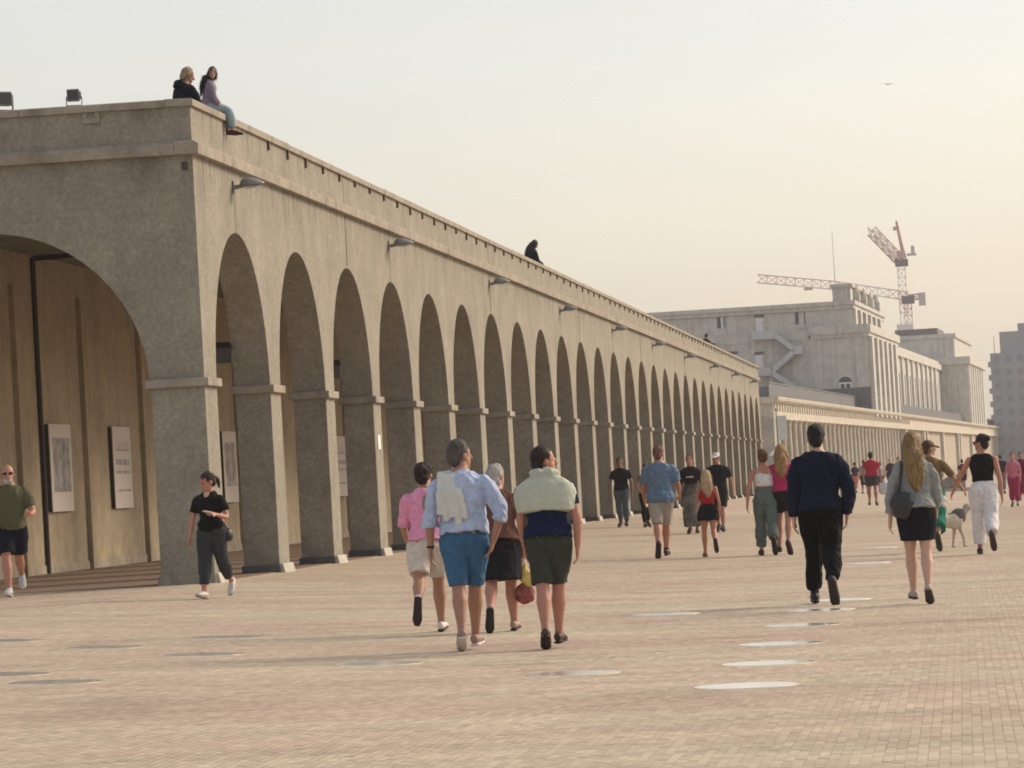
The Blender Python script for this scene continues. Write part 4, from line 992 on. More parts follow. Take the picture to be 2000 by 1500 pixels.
# 1 man in the pale blue shirt with a towel on his shoulder
def ex(d):
    TF, H = d['TF'], d['H']
    wristband(d, -1, (.02, .02, .02), 1.9)
    b = Blob()
    for dx, z1, w in ((-.070, .640, .017), (-.045, .610, .020), (-.022, .625, .018), (.004, .585, .021), (.032, .615, .018)):
        b.tube([TF(-.068 + dx * .25, .088, .770), TF(-.068 + dx * .3, .058, .815), TF(-.066 + dx * .4, .0, .848), TF(-.056 + dx * .55, -.062, .820), TF(-.036 + dx * .9, -.088, .74), TF(-.018 + dx * 1.25, -.095, z1)],
               [(.016 * H, .012), (.020 * H, .014), (.020 * H, .016), (w * H, .018), (w * H, .017), (w * .85 * H, .011)], seg=12)
    top_blob(b, 'towel', simple('white_towel', (.62, .64, .60), .95, .08, 12, .5, 120), d, d['vox'], 'white towel slung over the left shoulder of the man in the pale blue shirt', 'towel', (.010, 22, 3, 4))
    b = Blob(); q = d['prof'](.835, 0); b.tube([TF(0, -.004, .835), TF(0, .002, .853)], [(.037 * H, .037 * H)] * 2, cap=(0, 0)); skin_blob(b, 'shaded_collar', cloth((.05, .07, .13)), d['P'], d['cv'], 1)  # ring at the neck; its navy paints in the shadow there
person('man with cropped grey hair in pale blue shirt and blue shorts, towel on his shoulder', 6.49, -23.36, 2, 1.76, 'm', 1.10, .02, 2,
       legs=((-10, -3.4, 16, -24), (11, -3.2, 4, 4)), arms=((-6, 15, 10, 4), (-14, 25, 14, 30)), head=(48, 2), skin='tan', hair=('short', (.10, .09, .085)),
       top=dict(col=(.42, .50, .68), sleeve=1.28, hem=.535, off=.026, soff=.022, folds=.016), bottom=dict(kind='shorts', hem=.94, col=(.050, .130, .235), off=.018, hoff=.022, folds=.010, belt=(.09, .07, .05)),
       shoes=((.30, .20, .17), (.55, .53, .50), 0), vox=.0072, extra=ex)
# 2 man with the pale sweater round his shoulders
def ex(d):
    TF, H = d['TF'], d['H']; b = Blob()
    b.tube([TF(0, -.030, .665), TF(0, -.026, .70), TF(0, -.016, .755), TF(0, -.010, .80), TF(0, -.006, .828), TF(0, 0, .850)],
           [(.150 * H, .078 * H), (.160 * H, .086 * H), (.163 * H, .086 * H), (.148 * H, .078 * H), (.104 * H, .064 * H), (.060 * H, .054 * H)], cap=(0, 1), seg=20)
    b.tube([TF(-.055, -.035, .865), TF(-.02, -.055, .868), TF(.03, -.052, .866), TF(.058, -.02, .86)], [.022 * H] * 4)
    skin_blob(b, 'draped_sweater', simple('knitted_wool', (.52, .56, .46), .95, .08, 14, .7, 140), d['P'], d['cv'], 3, (.006, 8, 5, 12))
person('dark haired man with a pale green sweater draped over his shoulders and dark shorts', 7.23, -23.55, 0, 1.67, 'm', 1.10, .015, 1,
       legs=((-8, -3.0, 15, -24), (10, -3.4, 4, 3)), arms=((4, 6, 20, 6), (-8, 13, 16, 8)), head=(62, -2), skin='red', hair=('nape', (.022, .016, .013)),
       top=dict(col=(.012, .018, .055), sleeve=.55, hem=.53, off=.022, folds=.012), bottom=dict(kind='shorts', hem=.90, col=(.045, .050, .038), off=.018, hoff=.026, waist=.55, folds=.012),
       shoes=((.05, .033, .025), (.03, .02, .018), 0), vox=.0072, extra=ex)
# 3 woman in pink
def ex(d):
    TF, H = d['TF'], d['H']; b = Blob(); b.tube([TF(.05, .07, .78), TF(.035, .02, .836), TF(.0, -.074, .80), TF(-.0, -.088, .74), TF(.05, -.080, .66), TF(.095, -.03, .60)][::-1], [(.017 * H, .006)] * 6, seg=8, hint=(.7, 0, .7))
    skin_blob(b, 'bag_strap', cloth((.26, .22, .19)), d['P'], .007, 1)
person('woman in a pink top and cream shorts, one dark shoe sole turned up', 5.61, -19.11, 4, 1.62, 'f', 1.12, .0, 3,
       legs=((-26, .5, 34, -78), (14, .5, 8, 6)), arms=((16, 12, 40, 8), (14, 12, 60, 10)), head=(15, 3), skin='tan', hair=('bun', (.025, .014, .012)),
       top=dict(col=(.72, .30, .46), sleeve=1.0, hem=.53, off=.020, soff=.024, folds=.012), bottom=dict(kind='shorts', hem=.80, col=(.60, .53, .46), off=.018, hoff=.034),
       shoes=((.66, .62, .58), (.045, .03, .03), 0), vox=.008, extra=ex)
# 4 white haired woman with bags
def ex(d):
    wristband(d, 1, (.03, .02, .02), 1.92); H = d['H']; w = d['J'][1]['w']; dd = d['J'][1]['d2']; g = w + dd * .10 * H
    b = Blob(); b.tube([g + V3(.0, .0, .03), g + V3(.01, -.02, -.05), g + V3(.02, -.03, -.12), g + V3(.025, -.03, -.18)], [.014, (.045, .035), (.075, .05), (.045, .03)])
    top_blob(b, 'bag', simple('yellow_bag', (.56, .42, .13), .6, .1, 8), d, .009, 'small yellow bag in the hand of the white haired woman', 'bag', (.010, 16, 16, 3), 'bags held by the white haired woman')
    b = Blob(); b.tube([g + V3(0, .0, .03), g + V3(-.03, -.005, -.10), g + V3(-.01, -.01, -.17)], [.008, .007, .007], seg=8); b.tube([g + V3(.04, 0, .0), g + V3(.05, -.005, -.10), g + V3(.03, -.01, -.17)], [.008, .007, .007], seg=8)
    b.ell(g + V3(-.01, -.015, -.26), (.10, .065, .105))
    top_blob(b, 'bag', simple('patterned_bag', (.25, .07, .065), .7, .75, 16), d, .010, 'round red patterned bag hanging from the hand of the white haired woman', 'bag', (.008, 14, 14, 6), 'bags held by the white haired woman')
person('white haired woman in a brown top and black skirt carrying two bags', 6.33, -19.31, 2, 1.58, 'f', 1.15, .01, 3,
       legs=((-20, 1, 26, -62), (12, 1, 6, 4)), arms=((8, 8, 20, 4), (-4, 12, 8, 4)), head=(35, 2), skin='red', hair=('bob', (.50, .48, .45)),
       top=dict(col=(.13, .065, .05), sleeve=.62, hem=.53, off=.026, folds=.014, flare=.01), bottom=dict(kind='skirt', hem=.92, col=(.014, .014, .016), off=.02, hoff=.05),
       shoes=((.33, .24, .19), (.03, .025, .022), 0), vox=.008, extra=ex)
# 5 man in navy
person('tall man in a navy jacket and black cuffed trousers, right shoe lifted', 9.23, -14.47, -2, 1.88, 'm', 1.10, .0, 1,
       legs=((9, 1.2, 4, 4), (-17, 1.8, 24, -66)), arms=((-8, 9, 12, 2), (-2, 18, 8, 14)), head=(0, 1), skin='fair', hair=('short', (.014, .011, .012)),
       top=dict(name='jacket', col=(.010, .013, .030), sleeve=1.93, hem=.515, off=.034, soff=.027, folds=.018, neck=.846), bottom=dict(kind='trousers', hem=1.86, col=BLACK, off=.038, hoff=.030, folds=.018),
       shoes=((.02, .016, .018), (.035, .026, .028), .03), vox=.008)
# 6 long blond woman
def ex(d):
    TF, H = d['TF'], d['H']; b = Blob(); b.tube([TF(-.115, -.085, .56), TF(-.075, -.100, .55), TF(-.055, -.098, .545)], [(.075 * H, .03 * H)] * 3, seg=16, hint=(0, 0, 1)); b.ell(TF(-.085, -.095, .575), (.075 * H, .035 * H, .070 * H))
    b.tube([TF(-.10, -.075, .63), TF(-.085, -.080, .72), TF(-.075, -.055, .81), TF(-.07, .0, .838), TF(-.08, .06, .78), TF(-.12, .045, .66), TF(-.12, -.04, .60)], [(.012 * H, .005 * H)] * 7, seg=8)
    top_blob(b, 'shoulder_bag', simple('dark_leather', (.035, .036, .038), .5, .2, 10), d, .009, 'dark grey shoulder bag on the back of the long blond woman', 'bag', (.006, 10, 10, 2))
person('woman with long blond hair in a grey denim jacket and short black skirt', 10.26, -15.71, 3, 1.70, 'f', 1.0, 0, 2,
       legs=((8, -1.4, 4, 2), (-8, -1.0, 16, -30)), arms=((-4, 15, 12, 0), (6, 10, 40, 4)), head=(12, 2), skin='fair', hair=('longer', (.27, .175, .075)),
       top=dict(name='jacket', col=(.25, .265, .26), sleeve=1.75, hem=.535, off=.034, soff=.026, folds=.014, flare=.014), bottom=dict(kind='skirt', hem=.70, col=(.012, .012, .017), off=.016, hoff=.020, waist=.59, folds=.006),
       shoes=((.40, .33, .29), (.05, .04, .04), 0), vox=.008, extra=ex)
# 7 woman in black by the corner pier, coming towards the camera
def ex(d):
    TF, H = d['TF'], d['H']; g = d['J'][-1]['w'] + d['J'][-1]['d2'] * .07 * H
    b = Blob(); b.tube([g - d['J'][-1]['d2'] * .03, g + d['J'][-1]['d2'] * .10], [(.036, .008)] * 2, seg=10)
    top_blob(b, 'phone', simple('white_case', (.6, .6, .58), .4), d, .006, 'white phone in the bent hand of the woman in black', 'phone')
    b = Blob(); b.ell(TF(-.125, -.05, .49), (.035 * H, .06 * H, .055 * H)); b.tube([TF(-.125, -.05, .50), TF(-.11, -.06, .54), TF(-.02, -.075, .70), TF(.06, -.02, .83), TF(.055, .05, .80), TF(-.03, .085, .68), TF(-.125, -.03, .52)], [(.011, .009)] * 7, seg=8)
    top_blob(b, 'crossbody_bag', simple('dark_leather', (.02, .018, .018), .5, .2, 10), d, .008, 'small black bag at the hip of the woman in black', 'bag')
    b = Blob(); q = d['prof'](.80, .020); b.tube([d['T']((0, q[2] + q[1] - .004, .775 * H)), d['T']((0, q[2] + q[1] - .008, .80 * H)), TF(0, .047, .835)], [(.006, .008), (.026, .014), (.045, .02)]); skin_blob(b, 'neckline', skinmat('fair'), d['P'], .008, 2)
person('woman in a black top and dark trousers walking past the corner pier, looking down', 1.31, -7.18, 168, 1.58, 'f', 1.05, 0, 3,
       legs=((-16, .5, 30, -40), (12, .5, 4, 10)), arms=((12, 20, 92, 28), (6, 16, 6, 0)), head=(38, 18), skin='red', hair=('tail', (.035, .018, .014)),
       top=dict(col=(.010, .010, .011), sleeve=.62, hem=.545, off=.020, soff=.024, folds=.010), bottom=dict(kind='trousers', hem=1.72, col=(.040, .042, .050), off=.022, hoff=.026, folds=.012),
       shoes=((.55, .52, .48), (.30, .27, .25), 0), vox=.0085, extra=ex, face=True)
# 8 jogger-like man in the green shirt, far left
def ex(d):
    TF, HP, H = d['TF'], d['HP'], d['H']; shades(d)
    b = Blob(); b.ell(HP(0, .022, -.048), (.038 * H, .037 * H, .030 * H), d['HM']); skin_blob(b, 'beard', hairmat((.45, .42, .40)), d['P'], .008, 2)
    b = Blob(); b.ell(TF(.135, .03, .50), (.05 * H, .06 * H, .11 * H)); b.tube([TF(.12, .05, .58), TF(.03, .085, .72), TF(-.06, .02, .83), TF(-.05, -.05, .80), TF(.06, -.075, .68), TF(.12, -.0, .58)], [(.014, .005)] * 6, seg=8)
    top_blob(b, 'shoulder_bag', simple('navy_canvas', (.016, .020, .036), .8, .2, 8), d, .010, 'navy bag at the side of the man in the green shirt', 'bag', (.01, 9, 9, 1))
person('bearded man in an olive shirt, black shorts and sunglasses at the left edge', -2.42, -2.27, 188, 1.84, 'm', 1.12, .02, 3,
       legs=((-24, -2, 30, -30), (18, -3, 10, 8)), arms=((10, 20, 75, 12), (4, 10, 40, 10)), head=(-6, 0), skin='red', hair=('bald', (.3, .3, .3)),
       top=dict(col=(.098, .098, .050), sleeve=.72, hem=.53, off=.026, soff=.028, folds=.012), bottom=dict(kind='shorts', hem=.82, col=(.010, .011, .020), off=.024, hoff=.055),
       shoes=((.42, .43, .42), (.6, .6, .58), .02), vox=.0085, extra=ex, face=True)
# 9 man in the blue polo
person('man in a slate blue shirt and beige shorts walking away in the middle', 5.61, 11.84, 2, 1.88, 'm', 1.12, .015, 3,
       legs=((-16, -2, 22, -62), (12, -3.4, 5, 3)), arms=((6, 12, 36, 6), (8, 16, 50, 8)), head=(8, 2), skin='red', hair=('short', (.20, .095, .07)),
       top=dict(col=(.125, .195, .29), sleeve=.75, hem=.48, off=.030, soff=.030, folds=.014, flare=.012), bottom=dict(kind='shorts', hem=.98, col=(.37, .33, .28), off=.018, hoff=.030, folds=.012),
       shoes=((.06, .025, .03), (.04, .02, .025), .03), vox=.010)
# 10 man in black coming along the piers
person('man in a black shirt and blue jeans walking towards us beside the piers', 1.8, 49.79, 172, 1.80, 'm', 1.05, 0, 2,
       legs=((10, 2, 6, 8), (-10, 2, 14, -20)), arms=((-10, 12, 10, 4), (8, 16, 20, 6)), head=(0, 2), skin='dark', hair=('short', (.05, .04, .035)),
       top=dict(col=(.014, .013, .020), sleeve=.6, hem=.53, off=.024), bottom=dict(kind='trousers', hem=1.82, col=(.085, .11, .14), off=.022, hoff=.024), shoes=((.025, .02, .02), (.03, .025, .025), .05), vox=.013, fingers=False, face=True)
# 11 figure half hidden by the man in slate blue
person('woman in black leggings half hidden behind the man in the slate blue shirt', 2.48, 49.23, -160, 1.66, 'f', 1.0, 0, 6,
       legs=((-14, 2, 20, -25), (14, 2, 6, 6)), arms=((6, 14, 60, 10), (6, 14, 60, 10)), head=(10, 6), skin='red', hair=('bun', (.03, .02, .02)),
       top=dict(col=(.20, .09, .08), sleeve=.4, hem=.56, off=.014), bottom=dict(kind='trousers', hem=1.9, col=BLACK, off=.010, hoff=.010), shoes=((.05, .03, .03), (.05, .03, .03), 0), vox=.013, fingers=False, face=True)
# 12 woman in the patterned dress
M_PATT = simple('black_white_pattern', (.12, .115, .11), .9, .98, 4.5)
def ex(d):
    b = Blob(); q = d['prof'](.72, .020); b.tube([d['TF'](0, .012, .70), d['TF'](0, .012, .722)], [(q[0] * .75, q[1] + .004)] * 2, cap=(0, 0), seg=18); skin_blob(b, 'white_band', cloth((.45, .43, .41)), d['P'], .011, 1)
person('woman in a long black and white dress and dark cardigan coming towards us', 4.48, 37.09, 176, 1.82, 'f', 1.05, 0, 1,
       legs=((8, 1, 4, 6), (-8, 1, 14, -14)), arms=((-6, 16, 20, 8), (6, 14, 30, 6)), head=(4, 0), skin='red', hair=('bun', (.06, .03, .025)),
       top=dict(name='cardigan', col=(.016, .012, .016), sleeve=1.05, hem=.62, off=.018, soff=.022, neck=.80), bottom=dict(kind='dress', hem=1.78, mat=M_PATT, off=.020, hoff=.075, waist=.74, folds=.016),
       shoes=((.10, .05, .04), (.05, .03, .03), 0), vox=.013, fingers=False, extra=ex, face=True)
# 13 blond girl in the red top
person('blond girl in a red top and black skirt with one foot lifted behind', 6.42, 11.62, 6, 1.46, 'f', .96, 0, 3,
       legs=((8, .5, 4, 2), (-20, .5, 40, -76)), arms=((10, 12, 50, 6), (-10, 12, 10, 6)), head=(6, 4), skin='red', hair=('long', (.55, .40, .24)),
       top=dict(col=(.36, .022, .030), sleeve=0, hem=.60, off=.016, neck=.735, folds=.008), bottom=dict(kind='skirt', hem=.46, col=(.014, .013, .015), off=.016, hoff=.04, waist=.605),
       shoes=((.28, .14, .10), (.05, .025, .03), 0), vox=.010)
# 14 man with the white cap
def ex(d): cap_hat(d, (.72, .70, .66)); shades(d)
person('man with a white cap and all black clothes walking towards us', 5.03, 38.43, 170, 1.86, 'm', 1.05, 0, 2,
       legs=((14, 1, 8, 10), (-12, 1, 18, -24)), arms=((-26, 14, 16, 2), (14, 8, 24, 6)), head=(0, 4), skin='red', hair=('short', (.10, .08, .07)),
       top=dict(col=(.015, .016, .020), sleeve=.7, hem=.52, off=.026, soff=.026), bottom=dict(kind='shorts', hem=.88, col=(.016, .016, .018), off=.022, hoff=.045), shoes=((.02, .02, .02), (.03, .03, .03), .02), vox=.013, fingers=False, extra=ex, face=True)
# 15 woman in white crop top
person('woman in a white strap top and grey green trousers, bare shoulders', 7.41, 11.41, 3, 1.78, 'f', 1.08, 0, 2,
       legs=((8, 1, 4, 4), (-18, 1.5, 30, -72)), arms=((-18, 17, 12, 0), (22, 12, 70, 6)), head=(-4, 2), skin='red', hair=('bun', (.16, .07, .035)),
       top=dict(col=(.68, .66, .68), sleeve=0, hem=.645, off=.014, neck=.735, straps=True, folds=.006), bottom=dict(kind='trousers', hem=1.84, col=(.115, .145, .135), off=.020, hoff=.040, waist=.635, folds=.014),
       shoes=((.03, .03, .035), (.02, .02, .025), 0), vox=.010)
# 16 woman in magenta, half hidden
def ex(d):
    TF, H = d['TF'], d['H']; b = Blob(); b.tube([TF(-.06, .06, .77), TF(-.05, .0, .838), TF(.0, -.082, .78), TF(.07, -.08, .66), TF(.11, -.03, .58)], [(.014 * H, .005)] * 5, seg=8); skin_blob(b, 'bag_strap', cloth((.20, .02, .05)), d['P'], .008, 1)
person('woman in a magenta top and black shorts, partly behind the man in navy', 7.72, 11.42, -3, 1.80, 'f', 1.05, 0, 2,
       legs=((10, 2, 6, 4), (-10, -1, 22, -46)), arms=((4, 10, 20, 4), (6, 10, 40, 6)), head=(10, 2), skin='red', hair=('long', (.36, .22, .09)),
       top=dict(col=(.42, .035, .12), sleeve=.5, hem=.55, off=.022, soff=.022), bottom=dict(kind='shorts', hem=.62, col=(.016, .014, .018), off=.02, hoff=.04), shoes=((.04, .02, .025), (.04, .02, .025), 0), vox=.010, extra=ex)
# 17 person in green trousers behind the blond woman
def ex(d):
    cap_hat(d, (.19, .115, .065)); TF, H = d['TF'], d['H']
    b = Blob(); b.tube([TF(.09, -.06, .50), TF(.09, -.07, .46), TF(.09, -.06, .40)], [(.05, .03), (.085, .05), (.075, .045)], seg=12); top_blob(b, 'carrier_bag', simple('white_plastic', (.66, .65, .64), .5), d, .010, 'white carrier bag held beside the green trousers', 'bag', (.012, 12, 12, 2))
person('person in a tan cap, brown top and wide green trousers behind the blond woman', 10.24, 8.96, -4, 1.80, 'f', 1.08, 0, 2,
       legs=((10, 1, 4, 4), (-18, 1, 32, -70)), arms=((4, 10, 20, 4), (26, 34, 8, -20)), head=(55, 4), skin='tan', hair=('tail', (.08, .045, .02)),
       top=dict(col=(.16, .105, .05), sleeve=.9, hem=.54, off=.024, soff=.022), bottom=dict(kind='trousers', hem=1.55, col=(.017, .15, .10), off=.03, hoff=.075, folds=.016), shoes=((.05, .05, .03), (.04, .04, .025), .02), vox=.010, extra=ex)
# 18 woman in white trousers
person('woman in a black sleeveless top and wide white trousers, right shoe lifted', 11.07, 5.88, -3, 1.84, 'f', 1.12, 0, 2,
       legs=((8, 1, 4, 2), (-20, 2, 34, -64)), arms=((16, 32, 14, -16), (-4, 13, 10, 2)), head=(-62, 2), skin='red', hair=('bun', (.022, .013, .013)), extra=shades,
       top=dict(col=(.010, .010, .012), sleeve=0, hem=.60, off=.020, neck=.836, folds=.008), bottom=dict(kind='trousers', hem=1.84, col=(.66, .65, .66), off=.026, hoff=.050, waist=.62, folds=.008),
       shoes=((.05, .04, .06), (.06, .03, .03), 0), vox=.010)
# 19 man in red, far
person('man in a red shirt and dark shorts walking away in the distance', 7.5, 90.73, 0, 1.90, 'm', 1.1, 0, 2, legs=((8, 2, 4, 4), (-8, 2, 10, -16)), arms=((6, 14, 30, 6), (-6, 16, 20, 4)), skin='tan', hair=('short', (.02, .015, .015)),
       top=dict(col=(.38, .025, .045), sleeve=.55, hem=.53, off=.025), bottom=dict(kind='shorts', hem=.66, col=(.05, .045, .06), off=.024, hoff=.045), shoes=((.10, .08, .06), (.06, .05, .05), 0), vox=.016, fingers=False)
# the distant walkers
def far(label, x, y, rz, H, sex, tc, bc, hc, bk='trousers', hem=1.8, sl=.6, skin='tan', hk='short', tmat=None):
    L = random.choice((1, -1)); a = random.uniform(8, 16)
    person(label, x, y, rz, H, sex, random.uniform(1, 1.15), 0, 2, legs=((a * L, 1, 6, 4), (-a * L, 1, 18, -24)) if L > 0 else ((-a, 1, 18, -24), (a, 1, 6, 4)), arms=((random.uniform(-14, 14), 12, 20, 5), (random.uniform(-14, 14), 12, 20, 5)), skin=skin, hair=(hk, hc),
           top=dict(col=tc, sleeve=sl, hem=.53, off=.024), bottom=dict(kind=bk, hem=hem, col=bc, off=.022, hoff=.035), shoes=((.12, .1, .09), (.08, .07, .07), 0), vox=.02, fingers=False, group='distant walkers on the promenade')
DK = (.03, .022, .02); GR = (.35, .33, .31)
far('distant walker in a white shirt and grey trousers right of the man in navy', 6.52, 90.3, 2, 1.66, 'm', (.60, .62, .62), (.20, .20, .21), DK, sl=.7)
far('distant walker in a dark plum top and coral trousers', 5.05, 162.7, -20, 1.62, 'f', (.06, .025, .055), (.50, .20, .14), DK, 'trousers', 1.6, .7)
far('distant walker in a grey shirt and dark skirt left of the man in red', 5.75, 153.3, 10, 1.72, 'f', (.27, .26, .31), (.035, .025, .05), DK, 'skirt', 1.1)
far('distant walker in plum with pale hair, facing us', 7.03, 158.4, 175, 1.80, 'f', (.07, .03, .045), (.03, .03, .03), (.4, .36, .3), 'trousers', 1.8, .9, 'fair', 'bob')
far('distant walker in black beside the walker in plum', 7.5, 156.5, 170, 1.82, 'm', (.02, .02, .025), (.05, .04, .05), DK)
far('distant walker in a pale striped shirt right of the man in red', 6.42, 161, 0, 1.6, 'f', (.50, .46, .50), (.12, .06, .07), DK, 'skirt', .9)
far('distant walker in a lilac shirt near the colonnade', 2.97, 203.5, 0, 1.68, 'm', (.40, .34, .44), (.20, .18, .22), GR)
far('distant walker in grey near the colonnade', 4.4, 226, 180, 1.7, 'm', (.25, .25, .26), (.09, .09, .10), DK)
far('distant walker in navy near the colonnade', 5.2, 211, 0, 1.66, 'm', (.03, .035, .07), (.30, .25, .2), DK, 'shorts', .9)
far('woman in a rose pink shirt and deep pink trousers near the right edge', 12.3, 67.55, 172, 1.62, 'f', (.50, .16, .22), (.30, .035, .09), (.08, .05, .04), 'trousers', 1.8, 1.1, 'red', 'bob')
far('walker in dark clothes just left of the woman in rose pink', 12.4, 117, 0, 1.66, 'm', (.030, .022, .035), (.16, .14, .14), DK)
far('walker in a plum top at the right edge behind the woman in rose pink', 12.8, 85, 175, 1.66, 'f', (.12, .02, .045), (.22, .03, .07), DK, 'trousers', 1.8)
far('distant walker in dark red left of the woman in white trousers', 10.77, 144.4, 0, 1.55, 'f', (.13, .02, .03), (.02, .02, .025), DK, 'skirt', .8)
far('distant walker in beige near the stone planter', 9.55, 159.7, 180, 1.6, 'f', (.40, .31, .24), (.32, .26, .2), (.25, .2, .15))
# white bag by the man in red
b = Blob(); b.tube([(0, 0, .06), (0, 0, .2), (.0, 0, .36), (-.03, 0, .52)], [(.20, .10), (.21, .11), (.14, .08), (.03, .03)]); o = skin_blob(b, 'carrier_bag', simple('pale_plastic', (.55, .54, .58), .5), None, .018, 2, (.02, 9, 9, 4)); o.location = (7.95, 90.6, gz(8) + .42); tag(o, 'pale plastic bag hanging beside the man in red', 'bag')

# seated on the roof edge
def ex(d):
    b = Blob(); b.tube([d['TF'](0, -.085, .80), d['TF'](0, -.075, .84), d['TF'](0, -.055, .86)], [(.055 * d['H'], .03 * d['H']), (.06 * d['H'], .035 * d['H']), (.045 * d['H'], .02 * d['H'])]); skin_blob(b, 'hood', cloth((.012, .012, .018)), d['P'], .01, 2)
person('blond man in a black hooded top sitting on the roof corner', -.50, 1.9, -42, 1.66, 'm', 1.02, 0, 14, legs=((95, 12, 150, -50), (95, 12, 150, -50)), arms=((24, 8, 40, 25), (20, 8, 50, 30)), head=(30, 12), skin='dark', hair=('short', (.40, .31, .19)),
       top=dict(name='hoodie', col=(.012, .012, .018), sleeve=1.95, hem=.53, off=.034, soff=.026), bottom=dict(kind='trousers', hem=1.9, col=(.02, .02, .026), off=.02, hoff=.02), shoes=((.03, .02, .02), (.03, .02, .02), 0), vox=.009, z=ZP - .25, seat=True, extra=ex)
person('dark haired girl in a lilac top and pale jeans sitting on the roof edge', -.24, 2.75, -72, 1.30, 'f', 1.0, 0, 10, legs=((82, 4, 84, -6), (78, 6, 70, -4)), arms=((6, 8, 22, 14), (10, 8, 22, 12)), head=(96, -2), skin='tan', hair=('longer', (.022, .014, .012)),
       top=dict(col=(.26, .21, .27), sleeve=1.6, hem=.53, off=.02, soff=.02), bottom=dict(kind='trousers', hem=1.88, col=(.26, .34, .37), off=.022, hoff=.036, folds=.012), shoes=((.05, .02, .02), (.04, .02, .02), 0), vox=.009, z=ZP + .01, seat=True, face=True)
person('hunched dark figure sitting alone on the roof edge half way along', -.50, 51.2, -60, 1.62, 'f', 1.2, .02, 20, legs=((95, 10, 140, -30), (95, 10, 140, -30)), arms=((10, 10, 50, 25), (10, 10, 50, 25)), head=(0, 20), skin='dark', hair=('long', (.012, .01, .012)),
       top=dict(name='coat', col=(.012, .011, .013), sleeve=1.9, hem=.53, off=.05, soff=.045), bottom=dict(kind='trousers', hem=1.9, col=(.014, .014, .014), off=.025, hoff=.025), shoes=((.02, .02, .02), (.02, .02, .02), 0), vox=.014, z=ZP - .14, seat=True, fingers=False)
person('small dark figure sitting on the far stretch of the roof edge', -.58, 128.5, -60, 1.60, 'm', 1.1, 0, 14, legs=((95, 10, 110, -30), (95, 10, 110, -30)), arms=((40, 6, 60, 20), (40, 6, 60, 20)), head=(0, 10), skin='tan', hair=('short', (.012, .01, .012)),
       top=dict(col=(.03, .02, .025), sleeve=1.9, hem=.53, off=.04, soff=.03), bottom=dict(kind='trousers', hem=1.9, col=(.40, .40, .40), off=.025, hoff=.025), shoes=((.1, .1, .1), (.1, .1, .1), 0), vox=.02, z=ZP - .24, seat=True, fingers=False)

# the pale dog on the promenade
dg_ = empty('dog', (10.47, 11.6, gz(10.6) + .004), 'cream coloured dog turning its head towards the woman in white trousers', 'dog', R(-52))
b = Blob()                                                          # y forward
b.tube([(0, -.26, .44), (0, -.16, .46), (0, .0, .455), (0, .14, .45), (0, .26, .47)], [(.085, .095), (.095, .105), (.10, .12), (.115, .15), (.085, .11)])
b.tube([(0, .24, .50), (.02, .33, .58), (.05, .38, .66)], [(.075, .085), (.06, .07), (.055, .06)])
b.ell((.06, .40, .68), (.062, .085, .062)); b.tube([(.075, .44, .67), (.12, .52, .645)], [(.036, .036), (.026, .024)])
for sx in (-1, 1):
    b.tube([(.06 + sx * .05, .37, .72), (.06 + sx * .07, .35, .68)], [(.018, .012), (.02, .01)], seg=8)
    b.tube([(sx * .065, .20, .46), (sx * .07, .19, .32), (sx * .07, .21 + sx * .05, .17), (sx * .07, .20 + sx * .07, .035)], [.06, .04, .026, .022]); b.tube([(sx * .07, .19 + sx * .07, .022), (sx * .07, .25 + sx * .07, .02)], [(.026, .02)] * 2)
    b.tube([(sx * .06, -.20, .45), (sx * .07, -.16 - sx * .03, .31), (sx * .07, -.27 - sx * .06, .17), (sx * .07, -.25 - sx * .06, .035)], [.075, .055, .026, .022]); b.tube([(sx * .07, -.26 - sx * .06, .022), (sx * .07, -.20 - sx * .06, .02)], [(.026, .02)] * 2)
b.tube([(0, -.28, .48), (0, -.38, .52), (.02, -.46, .60)], [.032, .026, .012])
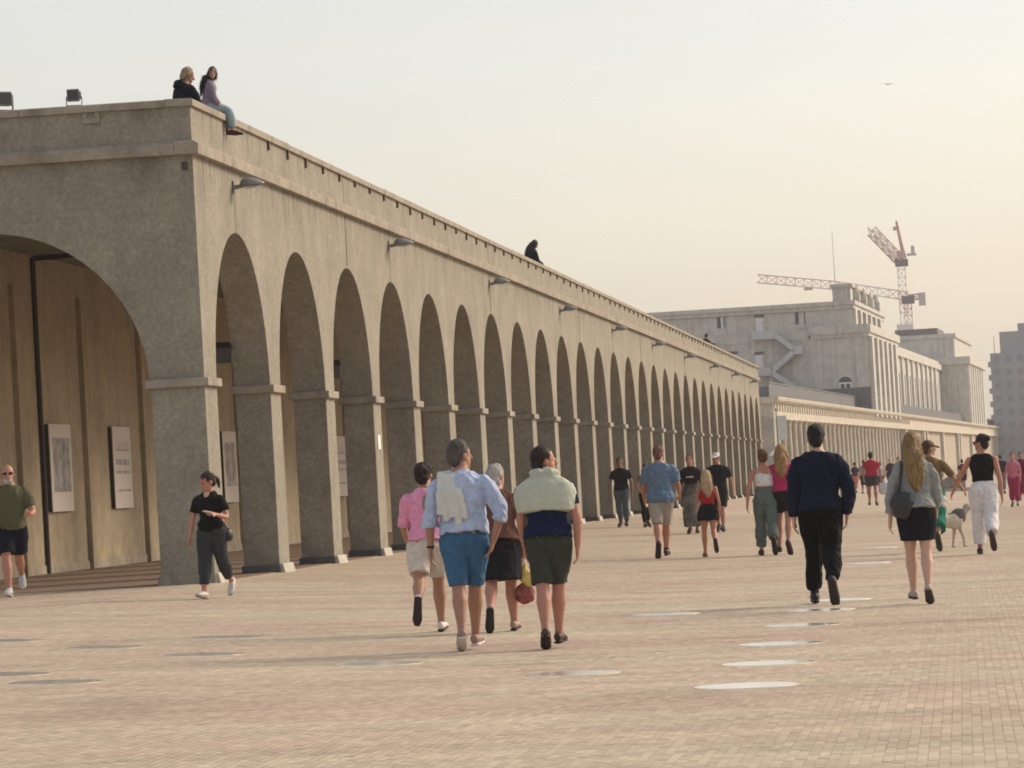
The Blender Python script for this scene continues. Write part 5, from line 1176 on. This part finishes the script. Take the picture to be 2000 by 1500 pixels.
skin_blob(b, 'body', simple('cream_fur', (.50, .44, .36), .9, .25, 9, .6, 70), dg_, .011, 3)
e = Blob(); e.ell((.128, .535, .645), (.016, .014, .013), None, 8, 6); me = bpy.data.meshes.new('nose'); me.from_pydata(e.v, [], e.f); smooth(link('nose', me, M_BLACK, dg_))
b = Blob(); b.tube([(0, .24, .49), (.0, .215, .56)], [(.12, .13)] * 2, seg=14); b.tube([(0, .02, .57), (0, .18, .585)], [(.05, .015)] * 2); skin_blob(b, 'harness', cloth((.12, .11, .10)), dg_, .012, 2)
for sx in (-1, 1):
    e = Blob(); e.ell((.06 + sx * .033, .462, .70), (.009, .008, .009), None, 8, 6); me = bpy.data.meshes.new('eye'); me.from_pydata(e.v, [], e.f); smooth(link('eye', me, M_BLACK, dg_))
flush_blobs()

gl = empty('seagull', (CAM + (cf + cr * (735 / 8015.05) + cu * (585 / 8015.05)) * 330), 'tiny pale gull gliding high in the sky on the right', 'bird', .6)
b = Blob(); b.tube([(0, -.2, 0), (0, -.05, .01), (0, .12, .01), (0, .2, .02)], [.02, .05, .05, .025]); b.ell((0, .23, .03), (.03, .045, .03)); b.tube([(0, -.2, 0), (0, -.3, 0)], [(.05, .01), (.07, .006)]); skin_blob(b, 'body', M_WHITEP, gl, .012, 1)
for sx in (-1, 1):
    b = Blob(); b.tube([(sx * .04, .05, .02), (sx * .25, .09, .09), (sx * .45, .04, .06), (sx * .62, -.06, .0)], [(.08, .016), (.075, .012), (.05, .01), (.012, .006)], hint=(0, 1, 0)); skin_blob(b, 'wing', M_METAL, gl, .012, 1)
flush_blobs()

# ------------------------------------------------------------------ sea haze over the whole place
hm, hn, hl, hb = newmat('sea_haze'); hn.remove(hb)
pv = hn.new('ShaderNodeVolumePrincipled'); pv.inputs['Color'].default_value = (.93, .93, .95, 1); pv.inputs['Density'].default_value = .00024; pv.inputs['Anisotropy'].default_value = .3
hl.new(pv.outputs[0], hn['Material Output'].inputs['Volume'])
mb = MB(); mb.box(-450, 750, -160, 3060, -2.5, 62); tag(mb.build('haze', hm), kind='stuff')
